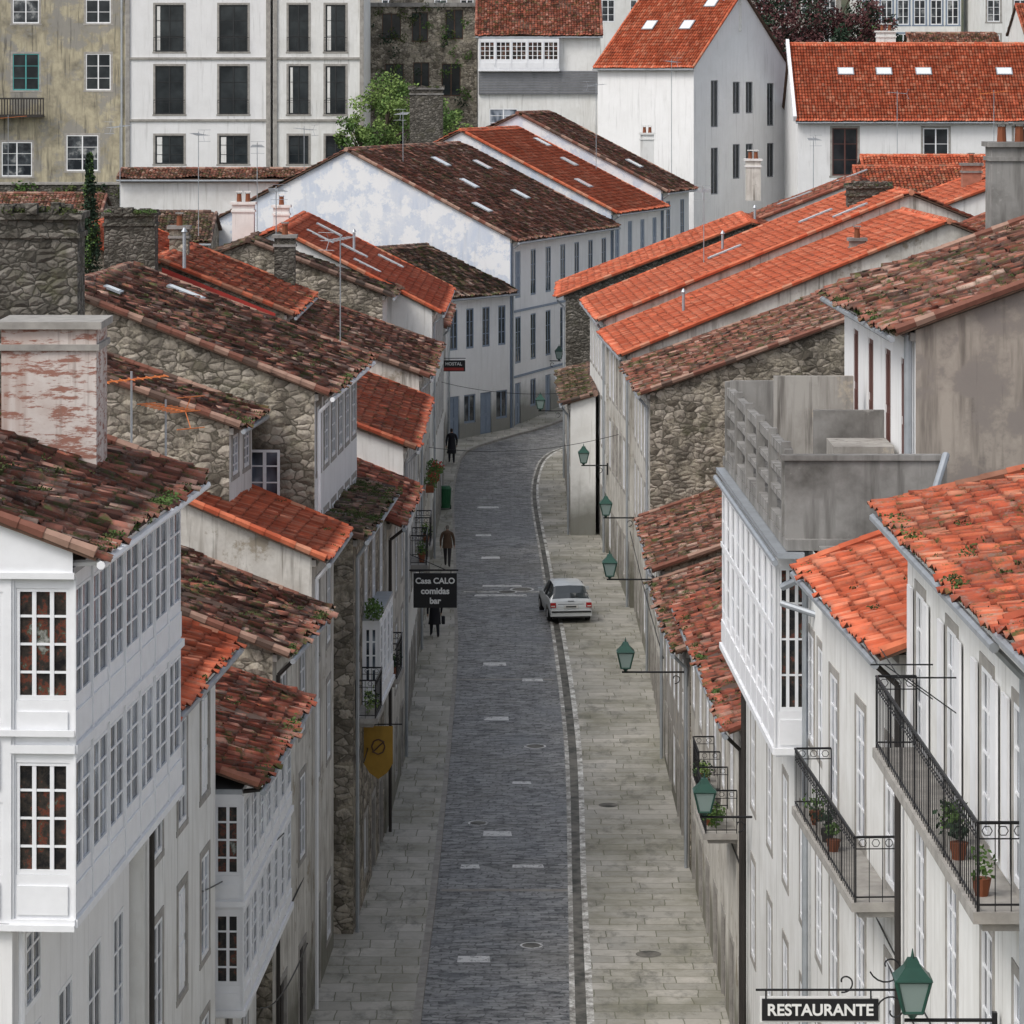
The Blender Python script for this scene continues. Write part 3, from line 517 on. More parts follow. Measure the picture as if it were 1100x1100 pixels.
for z,h in ((17.42,.2),(18.0,.11),(18.42,.11),(18.85,.18)): b.box('balustrade_rail','concrete',Q(3.0,.33,z),no*.16,u*13.8,UP*h)
b.box('parapet','concrete',V(4.85,82.6,17.4),V(2.6,0,0),V(0,.18,0),V(0,0,1.8)); b.box('terrace_divider','concrete',V(6.2,76.5,17.4),V(1.5,0,0),V(0,.18,0),V(0,0,1.7)); b.box('terrace_divider','plaster_grey',V(5.6,79.6,17.4),V(1.7,0,0),V(0,.18,0),V(0,0,2.15)); b.box('stair_block','plaster_grey',V(6.4,74,17.4),V(1.2,0,0),V(0,1.8,0),V(0,0,1.2))
b.pipe('waste_pipe','zinc',(5.0,69.0,16.5),(7.5,67.5,17.9),.07,8); b.pipe('waste_pipe','zinc',(7.5,67.5,17.9),(8.0,68.6,19.0),.07,8); b.pipe('waste_pipe','zinc',(5.0,69.0,16.2),(5.9,68.2,16.0),.06,8); b.pipe('gutter','zinc',Q(2.4,.72,17.0),Q(17,.72,17.0),.06,7)
b.pipe('downpipe','zinc',Q(3.1,.1,17),Q(3.1,.1,2.6),.06); b.pipe('downpipe','wood_dark',Q(16.9,.1,17),Q(16.9,.1,3),.06)
b.fin()
b=house('penthouse',(7.75,71.5),(7.5,84),1,21.1,roof='tile_brown',oh=.4,pitch=20,depth=12,ridge=8,moss=20,old=1.6,wm='plaster_white_clean',end='plaster_rough',pipe=False,fin=False,trim=None,
   ops=[(c-.45,c+.45,18.0,20.4,'shut','shutter_red') for c in (1.8,4.4,7.4,10.2)])
p=b.A+b.no*.12+b.u*.2; b.pipe('downpipe','zinc',p+UP*21,p+UP*17.4,.08,8); b.fin()
b=house('white_house',(5.3,84.3),(5.0,104),1,11.2,roof='tile_red',oh=.4,pitch=20,depth=8,moss=22,old=1.5,wm='plaster_worn',fin=False,pm='wood_dark',sp=2.6,fh=2.8)
balcony(b,b.A+b.u*2.5,b.u,b.no,3,8.3,.8); balcony(b,b.A+b.u*8,b.u,b.no,2.2,8.2,.6)
b.leaves('balcony_plant','leaf_green',b.A+b.u*3.3+b.no*.5+UP*8.6,.4,260,.05,(.7,1.4,.7)); b.fin()
house('old_house',(4.98,104.2),(4.85,118),1,9.9,roof='tile_brown',oh=.4,pitch=19,depth=9,moss=20,old=1.6,wm='plaster_grey',fh=2.7,sp=2.3,end='stone_wall')
house('old_house',(4.85,118.2),(4.9,132),1,10.3,roof='tile_brown',oh=.4,pitch=19,depth=9,moss=12,old=1.5,wm='plaster_worn',fh=2.8,sp=2.3,end='stone_wall')
house('orange_annex',(7.0,96),(7.0,103),1,13.2,roof='tile_orange',oh=.3,pitch=18,depth=5,wm='plaster_white',wins=False,ground=False,pipe=False)
house('stone_house',(4.9,132.2),(4.75,145),1,14.7,roof='tile_brown',oh=.35,pitch=19.5,depth=18,ridge=10,moss=12,old=1.5,wm='plaster_worn',end='stone_wall',sp=2.2,endwin=[(3.5,4.3,12.2,13.3,'dark','wood_brown')])
house('orange_roof_house',(4.6,145.2),(4.1,158),1,15.1,roof='tile_orange',oh=.35,pitch=22,depth=22,ridge=12.5,moss=3,old=.5,wm='plaster_worn',kinds=('win','dark','winb'),sp=2)
b=house('orange_roof_house',(4.0,158.2),(3.6,172),1,15.6,roof='tile_orange',oh=.35,pitch=22,depth=24,ridge=13,moss=1,old=.5,wm='plaster_white',end='plaster_worn',fin=False,kinds=('win','winb'),sp=2)
for s,d in ((7,5),(6.5,9),(2,10)): skylight(b,s,d,15.6,math.tan(math.radians(22)),.5,1.6)
b.fin()
house('small_house',(2.56,163),(2.56,180),1,11.6,roof='tile_dark',oh=.35,pitch=16,depth=1.1,ridge=1.1,moss=60,old=1.3,wm='plaster_white',sp=2.4,fh=2.6)
house('stone_house',(2.6,180.2),(2.8,192),1,15.3,roof='tile_orange',oh=.4,pitch=21,depth=12,ridge=9,moss=6,old=.7,wm='plaster_white',end='stone_dark')
b=house('white_gable_house',(7.6,192.5),(8.8,206),1,16.4,roof='tile_red',oh=.4,pitch=21.5,depth=20,ridge=10,moss=1,wm='plaster_white',end='plaster_white',fin=False)
for s,d in ((9,6),(9,9)): skylight(b,s,d,16.4,math.tan(math.radians(21.5)),.5,2)
b.fin()
house('orange_roof_house',(18,174),(18,186),1,19.0,roof='tile_orange',pitch=20,depth=12,wins=False,ground=False,pipe=False,moss=1,old=.6)
house('orange_roof_house',(15.5,146),(15.8,158),1,18.2,roof='tile_red',pitch=22,depth=12,wins=False,ground=False,pipe=False,moss=1)
house('orange_roof_house',(19,200),(32,200),-1,18.6,roof='tile_orange_worn',pitch=20,depth=12,wins=False,ground=False,pipe=False,moss=1,old=.6)
house('orange_roof_house',(21,218),(40,218),-1,19.0,roof='tile_orange',pitch=22,depth=10,wins=False,ground=False,pipe=False,moss=1,old=.6)
house('back_house',(12.5,100),(12.5,126),1,17.2,roof='tile_dark',pitch=20,depth=12,wins=False,ground=False,pipe=False,wm='stone_wall',end='stone_wall')
# chimneys
chimney('peeling_chimney',-7.55,61.5,19.5,21.85,1.55,1.6,'paint_peeling','granite',0)
chimney('stone_chimney',-9.0,70,17,23.3,1.8,1.2,'stone_dark','stone_dark',0,True)
chimney('stone_chimney',-13.5,132,17,21.0,1.8,1.2,'stone_dark','stone_dark',0,True)
chimney('white_chimney',-12.4,172,18,20.0,1.0,.8,'plaster_white','plaster_white',2)
chimney('stone_chimney',15.7,164,19,21.0,1.9,1.0,'stone_dark','stone_dark',0,True)
chimney('concrete_chimney',12.45,93,19,24.2,1.1,1.2,'concrete','concrete',2)
chimney('stone_chimney',13.7,92,19,22.6,1.2,1.2,'stone_wall','concrete',0)
chimney('orange_chimney',22.2,180,19,21.6,.9,.8,'tile_red_ridge_1','concrete',1)
chimney('white_chimney',13.4,207,19,21.2,.8,.8,'plaster_worn','plaster_white',2)
chimney('dark_chimney',-5.7,248,18,25.0,2.2,1.2,'stone_dark','concrete',0,True)
chimney('white_chimney',15.2,257.5,29,31.2,1.3,.8,'plaster_white','plaster_white',2)
chimney('white_chimney',25.8,257,27.5,28.9,1.3,.8,'plaster_white','plaster_white',2)
chimney('white_chimney',9.0,248,18,22.0,.9,.8,'plaster_white','plaster_white',2)
chimney('stone_chimney',-8.9,146,17,19.6,.8,.7,'stone_dark','concrete',1); chimney('stone_chimney',13.9,150,17,19.3,.6,.6,'plaster_rough','concrete',1)
chimney('stone_chimney',-10.4,168,18,20.0,.7,.7,'plaster_white','plaster_white',1); chimney('orange_chimney',-12.5,140,18,20.2,.7,.7,'stone_wall','concrete',1)
for x,y,z in ((-11,125,20.3),(-7,165,18.6),(9.5,168,18.4),(7,152,16.7),(-16,125,18.8),(12,184,19)):
    b=Bld('vent_pipe',(x,y,z)); b.pipe('pipe','zinc',(x,y,z-.8),(x,y,z+.4),.06,8); b.pipe('cowl','zinc',(x,y,z+.42),(x,y,z+.56),.11,8,.03); b.fin()
# antennas
antenna(-7.05,69,18.9,1.6,.3,'antenna_orange'); antenna(-6.6,71,18.3,1.5,2.4,'antenna_orange',1.1)
antenna(-34.5,255,20,3.2,.2,'antenna_orange',2.5); antenna(30.8,238,22,3,.5,'antenna_orange',2)
for x,y,z,h in ((-5.9,128,15.5,5),(-9.5,150,18.5,3),(-16.5,196,18.5,4.5),(-20,190,18.5,5),(8.5,165,17,4),(5.2,230,20.5,5),(-6,205,21,3),(24,232,20,5),(10.5,245,20,7),(-13,190,18,4.5),(-12,215,19,4),(17,210,19.5,3)): antenna(x,y,z,h,random.uniform(0,3),'zinc',1.2,7)
# ------------------------------------------------------------ BACKGROUND buildings
def frontal(name,x0,x1,y,z0,z1,mat,ops,depth=12,trim=None,frame='paint_white',leaf='wood_dark',fin=True,roofm='concrete'):
    z0=min(z0,gz(y)-.5)
    b=Bld(name,(x0,y,z0)); wall(b,(x0,y),V(1,0,0),V(0,-1,0),x1-x0,z0,z1,[(o[0]-x0,o[1]-x0,*o[2:]) for o in ops],mat,frame=frame,trim=trim,leaf=leaf)
    for x,N in ((x0,-1),(x1,1)): wall(b,(x,y),V(0,1,0),V(N,0,0),depth,z0,z1,[],mat,part='side_walls')
    wall(b,(x0,y+depth),V(1,0,0),V(0,1,0),x1-x0,z0,z1,[],mat,part='back_wall'); b.box('flat_roof',roofm,V(x0-.2,y-.25,z1),V(x1-x0+.4,0,0),V(0,depth+.4,0),V(0,0,.3))
    if fin: b.fin()
    return b
b=frontal('weathered_building',-46,-27.9,270,14,38,'plaster_ochre',[(-36.2,-34.3,24.85,27.5,'black','frame_teal'),(-30.9,-29.1,24.85,27.5,'black','paint_white'),(-37,-34.8,18.6,21.1,'win'),(-32.3,-30,19.0,21.6,'win'),(-36.2,-34.3,29.7,32.2,'win'),(-30.9,-29.1,29.7,32.2,'black'),(-42,-40,24.8,27.5,'winb'),(-42,-40,19,21,'winb')],trim='granite',fin=False)
b.box('wooden_balcony','wood_dark',V(-38.5,269,22.9),V(4.6,0,0),V(0,.95,0),V(0,0,.2)); 
for i in range(24): b.box('wooden_balcony','wood_dark',V(-38.5+i*.2,269,23.1),V(.08,0,0),V(0,.06,0),V(0,0,1.1))
b.box('wooden_balcony','wood_dark',V(-38.5,268.97,24.2),V(4.7,0,0),V(0,.1,0),V(0,0,.12)); b.pipe('downpipe','zinc',(-28.3,269.9,12),(-28.3,269.9,37),.08); b.fin()
rowsZ=((27.6,30.9),(23.2,26.6),(19.7,21.7),(31.8,34.6))
def facade2(x0,x1,y,cols,mat,hw):
    ops=[(a,c,z0,z1,'black','shutter_black') for a,c in cols for z0,z1 in rowsZ]
    b=frontal('white_apartment_building',x0,x1,y,14,37,mat,ops,fin=False,frame='shutter_black',trim='granite')
    for a,c in cols:
        for z0,z1 in rowsZ[:2]:
            railing(b,(a-.1,y-.25),V(1,0,0),c-a+.2,z0,1.0,.3); 
        for z0,z1 in rowsZ:
            if random.random()<.6: b.box('curtain','plaster_white',V(a+.12,y+.04,z0+.1),V((c-a)*random.uniform(.1,.2),0,0),V(0,.005,0),V(0,0,z1-z0-.2))
    for z in (27.05,22.7,18.9): b.box('string_course','granite',V(x0,y-.1,z),V(x1-x0-.02,0,0),V(0,.095,0),V(0,0,.16))
    for x in (x0+.02,x1-.3): b.box('quoins','granite',V(x,y-.12,10),V(.28,0,0),V(0,.115,0),V(0,0,27))
    b.fin()
facade2(-27.2,-17.0,262,((-25.1,-23.1),(-20.6,-18.6)),'plaster_white_clean',1)
facade2(-16.8,-10.4,261.7,((-15.7,-14.3),(-13.1,-11.7)),'plaster_white',1)
b=frontal('ruined_stone_building',-11.6,-2.6,275,14,31.0,'stone_wall',[(-9.6,-8.2,28.6,30.5,'dark','wood_brown'),(-7.4,-6.2,28.4,30.6,'dark','wood_brown'),(-4.9,-3.6,28.6,30.8,'dark','wood_brown'),(-9.4,-8,24.4,26.8,'dark','wood_brown'),(-5.2,-3.8,24.4,26.8,'dark','wood_brown'),(-7.3,-6.1,24.2,26.9,'dark','wood_brown'),(-9,-8,20,22.6,'dark','wood_brown')],fin=False)
for i in range(60):
    b.leaves('ivy',random.choice(['leaf_green','leaf_dark','moss']),(random.uniform(-11.4,-3),274.8,random.choice([random.uniform(20,25),random.uniform(26,31.3)])),.5,30,.1,(1,.25,1))
b.box('broken_wall','stone_wall',V(-9,274.9,31.3),V(2.5,0,0),V(0,.6,0),V(0,0,1.2)); b.fin()
b=house('gallery_house',(-2.4,262),(6.2,262),-1,28.8,depth=12,pitch=24,roof='tile_red',moss=0,wm='plaster_white',ops=[(6.9-1.3,6.9+.2,19.0,21.2,'win'),(.8,2.8,21.6,23.6,'winb')],trim=None,fin=False,pipe=False)
gallery(b,V(-2.3,262,0),V(1,0,0),V(0,-1,0),5.6,26.3,28.5,.5,5,1,kind='galn',base=.7)
b.box('slate_cladding','slate',V(-2.35,261.8,24.6),V(8.5,0,0),V(0,.195,0),V(0,0,1.65))
for i in range(9): b.box('slate_cladding','concrete',V(-2.36,261.77,24.7+i*.18),V(8.52,0,0),V(0,.02,0),V(0,0,.03))
b.fin()
ew=[(d-.5,d+.5,z,z+h,'dark','slate') for d,z,h in ((2.8,22.4,3.2),(5.8,23.3,2.2),(7.6,23.3,2.2),(10.6,22.4,3),(2.8,17.8,3.2),(5.8,18.8,2.4),(7.6,18.8,2.4),(10.6,18.8,2.4))]
b=house('white_gable_house',(12.3,252),(5.9,256.2),1,26.6,depth=13.1,pitch=38,roof='tile_orange',moss=0,old=.4,wm='plaster_white_clean',ops=[],endwin=ew,trim=None,fin=False,pipe=False,oh=.3)
for s,d in ((2,3.0),(5,3.0),(1.2,5.0)): skylight(b,s,d,26.6,math.tan(math.radians(38)),.9,1.0)
b.fin()
b=house('white_house',(19.2,250),(40,250),-1,23.1,depth=13,ridge=6.5,pitch=37,roof='tile_orange',moss=0,old=.4,wm='plaster_white_clean',ops=[(2.3,4.0,19.2,22.4,'black','shutter_red'),(8.4,10.1,19.2,22.4,'black'),(14.5,16.2,19.2,22.4,'black')],trim='granite',fin=False,pipe=False,oh=.4)
for s in (3.0,5.6,8.3,13.8): skylight(b,s,3.6,23.1,math.tan(math.radians(37)),1.1,.8)
vdv=(V(0,1,0)+UP*math.tan(math.radians(37))).normalized(); b.box('verge_board','paint_white',V(18.85,249.6,22.85),V(.22,0,0),vdv*8.7,V(0,-.2,.35)); b.fin()
def gridops(x0,x1,z0,z1,nx,nz,w,h,k='winb',fr=None):
    o=[]
    for i in range(nx):
        for j in range(nz):
            cx=x0+(x1-x0)*(i+.5)/nx; cz=z0+(z1-z0)*(j+.5)/nz; o.append((cx-w/2,cx+w/2,cz-h/2,cz+h/2,k)+((fr,) if fr else ()))
    return o
frontal('glazed_building',31,39.8,330,20,41,'plaster_white',gridops(31,39.8,27,39,6,4,1.0,2.2,'win'),trim='paint_bluegrey')
frontal('white_building',40.5,52,322,20,37,'plaster_white',gridops(40.5,52,27,36,5,3,1.1,1.9,'win'),trim='granite')
house('white_house',(32,296),(39,296),-1,27.2,depth=10,pitch=22,roof='tile_brown',moss=0,wm='plaster_worn',sp=2.6,ground=False)
house('white_house',(40,290),(52,290),-1,29.2,depth=10,pitch=24,roof='tile_orange_worn',moss=0,wm='plaster_white',sp=2.6,ground=False)
frontal('grey_building',20,30.5,345,20,42,'plaster_grey',gridops(20,30.5,28,40,5,4,1.1,1.9,'win'))
frontal('grey_building',-14,4,320,20,44,'plaster_grey',gridops(-14,4,30,42,8,4,1.1,1.9,'win'))
frontal('white_building',4.5,19,315,20,42,'plaster_white',gridops(4.5,19,30,41,6,4,1.1,1.9,'win'))
frontal('white_building',-60,-28,315,20,45,'plaster_grey',gridops(-60,-28,30,42,14,4,1.1,1.9,'win'))
# ------------------------------------------------------------ vegetation
def tree(name,x,y,z1,rad,mats,n=60,leaf=.22,zb=None):
    z0=gz(y); b=Bld(name,(x,y,z0)); H=z1-z0; top=V(x,y,z1-rad*.9); b.pipe('trunk','bark',(x,y,z0),top,.28,8,.1)
    for i in range(9):
        a=random.uniform(0,6.28); p=V(x,y,z0+H*random.uniform(.5,.8)); q=p+V(math.cos(a)*rad*.8,math.sin(a)*rad*.8,rad*random.uniform(.3,1)); b.pipe('limb','bark',p,q,.09,6,.03)
    for i in range(n):
        d=V(random.gauss(0,1),random.gauss(0,1),random.gauss(0,1)).normalized()*rad*random.random()**.4; c=V(x,y,z1-rad)+V(d.x,d.y,d.z*1.05)
        b.leaves('crown',random.choice(mats),c,rad*.26,70,leaf)
    b.fin()
def cypress(x,y,z1,w):
    z0=gz(y); b=Bld('cypress_tree',(x,y,z0)); b.pipe('trunk','bark',(x,y,z0),(x,y,z1-1),.15,8,.04)
    for i in range(170):
        f=random.random()**1.3; z=z1-.15-f*(z1-z0)*.7; r=w/2*min(1,.1+f*3.0); a=random.uniform(0,6.28); b.leaves('crown','leaf_dark' if random.random()<.8 else 'leaf_green',(x+math.cos(a)*r*.6,y+math.sin(a)*r*.6,z),.15+.16*min(1,f*4),60,.06,(.8,.8,1.8))
    b.fin()
cypress(-16.9,149,22.8,.95)
tree('green_tree',-8.6,256,25.8,2.6,['leaf_green','leaf_light','leaf_light'],60,.11)
tree('green_tree',-5.0,258,24.2,2.1,['leaf_green','leaf_light'],36,.11)
tree('green_tree',-10.3,254,23.5,1.7,['leaf_green','leaf_light'],30,.11)
for x,y,z,r in ((20.5,282,34,3.8),(24.5,284,33.5,3.6),(18.6,277,30,2.8),(22,275,28.5,2.8),(26.5,279,31,2.6),(21.5,270,25,2.4)): tree('red_leaf_tree',x,y,z,r,['leaf_red','leaf_red','leaf_dark'],60,.14)
for x,y,z,r in ((29,302,30.5,2.4),(-30,290,30,3)): tree('green_tree',x,y,z,r,['leaf_dark','leaf_green'],40,.14)
# ------------------------------------------------------------ lamps & signs
def lamp(x,y,z,wx,s=1.0,scroll=True):
    """wall bracket lantern; wx = wall x"""
    b=Bld('street_lamp',(x,y,z)); g='lamp_green'; 
    sg=1 if wx>x else -1
    h=.62*s; w0=.12*s; w1=.22*s
    def ring(w,zz): return [V(x+a*w,y+c*w,z+zz) for a,c in ((-1,-1),(1,-1),(1,1),(-1,1))]
    r0,r1=ring(w0,-h/2),ring(w1,h*.2)
    for i in range(4): b.quad('panes','lamp_glass',r0[i],r0[(i+1)%4],r1[(i+1)%4],r1[i]); b.pipe('frame',g,r0[i],r1[i],.022*s,5); b.pipe('frame',g,r0[i],r0[(i+1)%4],.024*s,5); b.pipe('frame',g,r1[i],r1[(i+1)%4],.028*s,5)
    r2,r3=ring(w1*1.12,h*.2),ring(w1*.5,h*.45); r4=ring(w1*.28,h*.62)
    b.add('hood',g,r2+r3+r4,[(i,(i+1)%4,4+(i+1)%4,4+i) for i in range(4)]+[(4+i,4+(i+1)%4,8+(i+1)%4,8+i) for i in range(4)]+[(8,9,10,11),(3,2,1,0)])
    b.pipe('finial',g,(x,y,z+h*.6),(x,y,z+h*.82),.03*s,6,.005); b.pipe('base',g,(x,y,z-h/2-.1*s),(x,y,z-h/2),.03*s,8,w0*.9)
    zz=z-h/2-.12*s; b.pipe('bracket','iron',(x-.1*sg,y,zz),(wx,y,zz),.028*s,6)
    L=abs(wx-x); pr=None
    for i in range(15):
        a=i/14*4.8; rr=.04+.13*i/14; q=V(wx-sg*(.35+rr*math.cos(a)),y,zz-.18+rr*math.sin(a)*.9)
        if pr is not None: b.pipe('scroll','iron',pr,q,.015*s,5)
        pr=q
    b.box('wall_plate','iron',V(wx-.03,y-.05,zz-.4),V(.06,0,0),V(0,.1,0),V(0,0,.5)); b.fin()
lamp(4.24,82,10.1,5.35,1.05); lamp(3.2,105,9.6,4.95,1.05); lamp(3.28,125,9.5,4.85,1.05); lamp(3.53,140,9.76,4.75,1.0); lamp(3.04,158,9.84,4.05,1.0); lamp(1.39,183,9.9,2.6,1.0); lamp(4.98,46.3,14.65,6.0,.95)
lamp(2.6,205.8,10.6,1.9,1.0)
def text(parent,body,x,y,z,size,mat='lettering',bold=.004):
    c=bpy.data.curves.new('lettering','FONT'); c.body=body; c.size=size; c.align_x='CENTER'; c.align_y='CENTER'; c.extrude=.006; c.offset=bold; c.materials.append(MATS[mat])
    o=bpy.data.objects.new('lettering',c); S.collection.objects.link(o); o.rotation_euler=(math.pi/2,0,0); o.parent=parent.e; o.location=V(x,y,z)-parent.o
b=Bld('hanging_sign',(-2.6,125,8.7)); b.cbox('board','sign_black',(-2.58,125,8.1),1.46,.06,1.16); b.pipe('arm','iron',(-3.45,125,9.36),(-1.8,125,9.36),.03); 
for x in (-3.1,-2.05): b.pipe('chain','iron',(x,125,9.36),(x,125,9.26),.015)
b.pipe('stay','iron',(-3.45,125,9.9),(-2.2,125,9.36),.014)
text(b,'Casa CALO',-2.58,124.955,9.0,.27,bold=.008); text(b,'comidas',-2.58,124.955,8.66,.29,bold=.01); text(b,'bar',-2.58,124.955,8.33,.28,bold=.01); b.fin()
b=Bld('restaurant_sign',(4.55,55,12.2)); b.cbox('board','sign_black',(4.55,55,12.03),1.72,.06,.32); b.cbox('border','lettering',(4.55,55.02,12.0),1.78,.03,.38); b.pipe('arm','iron',(5.95,55,12.48),(3.6,55,12.48),.02); b.pipe('arm','iron',(3.75,55,12.48),(3.75,55,12.35),.012); b.pipe('arm','iron',(5.3,55,12.48),(5.3,55,12.35),.012); text(b,'RESTAURANTE',4.55,54.955,12.185,.235,bold=.006)
for cx,cz,R,tn in ((5.55,12.85,.24,6),(5.62,12.2,.2,-6),(4.9,12.62,.12,5)):
    pr=None
    for i in range(20):
        a=i/19*tn; rr=.04+R*i/19; q=V(cx-rr*math.cos(a),54.9,cz+rr*math.sin(a))
        if pr is not None: b.pipe('scroll','iron',pr,q,.013,5)
        pr=q
b.fin()
b=Bld('shop_sign',(-2.9,185,11.5)); b.cbox('board','sign_black',(-2.9,185,11.25),1.15,.08,.55); b.cbox('stripe','sign_red',(-2.9,184.95,11.3),1.0,.02,.14); text(b,'HOSTAL',-2.9,184.94,11.62,.22,'lettering'); b.pipe('arm','iron',(-3.5,185,11.9),(-2.3,185,11.9),.02); b.fin()
b=Bld('gold_banner',(-3.6,100,8)); pts=[(-3.98,8.5),(-3.2,8.5),(-3.2,7.5),(-3.35,7.25),(-3.59,7.08),(-3.83,7.25),(-3.98,7.5)]
b.add('banner','banner_gold',[V(x,99.98,z) for x,z in pts]+[V(x,100.02,z) for x,z in pts],[tuple(range(7)),tuple(range(13,6,-1))]+[(i,(i+1)%7,7+(i+1)%7,7+i) for i in range(7)])
b.pipe('arm','iron',(-4.05,100,8.55),(-2.95,100,8.55),.02)
for i in range(8): a=i*.785; b.pipe('emblem','wood_brown',(-3.59+.18*math.cos(a),99.97,7.95+.2*math.sin(a)),(-3.59+.18*math.cos(a+.785),99.97,7.95+.2*math.sin(a+.785)),.02,5)
b.pipe('emblem','wood_brown',(-3.75,99.97,7.8),(-3.43,99.97,8.1),.02,5); b.fin()
b=Bld('litter_bin',(-3.05,170,gz(170))); z=gz(170)+.11; b.pipe('bin','plastic_green',(-3.05,170,z+.08),(-3.05,170,z+.95),.24,14,.29); b.pipe('lid','plastic_green',(-3.05,170,z+.95),(-3.05,170,z+1.08),.31,14,.2)
for k in (-1,1): b.pipe('wheel','rubber',(-3.05+k*.2,170.2,z+.1),(-3.05+k*.27,170.2,z+.1),.1,10)
b.fin()
for y,z in ((150,9.6),(154,9.3),(146,10.2),(143,10)):
    b=Bld('flower_box',(-3.1,y,z)); b.cbox('planter','rust',(-3.15,y,z),.3,1.2,.25); b.leaves('plants','leaf_green',(-3.1,y,z+.4),.45,170,.055,(.7,1.3,.8)); b.leaves('flowers','flower_red',(-3.0,y,z+.5),.35,40,.04,(.7,1.3,.6)); b.fin()
def cable(p,q,sag=.5,r=.014):
    b=Bld('overhead_cable',p); P,Q=Vector(p),Vector(q); pr=P
    for i in range(1,17):
        f=i/16; c=P.lerp(Q,f)-UP*(sag*4*f*(1-f)); b.pipe('cable','iron',pr,c,r,4); pr=c
    b.fin()
cable((-3.5,150,11),(4.3,150,11.5),.4); cable((-5.6,83,5.2),(-3.3,60,12.0),.3); cable((-3.4,170,12),(4,166,12),.4); cable((-7,62,12.1),(-4.9,80,9.7),.5)
cable((5.85,60,12.2),(5.95,45,12.4),.2); cable((5.75,64,12.6),(6.0,44,12.9),.15)
for x0,y0,z0,x1,y1,z1 in ((-5.6,75,7.2,-4.9,90,6.9),(5.25,84,7.9,4.9,118,7.4),(4.8,118,7.5,4.6,145,8.2),(-3.9,98,7.9,-3.35,136,8.6)): cable((x0,y0,z0),(x1,y1,z1),.15,.02)
for y,z in ((53,17.6),(50,17.9)):
    b=Bld('clothes_line_bracket',(6,y,z)); b.pipe('arm','iron',(6.0,y,z),(5.1,y,z),.014,4); b.pipe('arm','iron',(6.0,y,z-.5),(5.3,y,z),.01,4); b.pipe('line','iron',(5.2,y,z),(5.2,y+2.5,z),.008,4); b.fin()
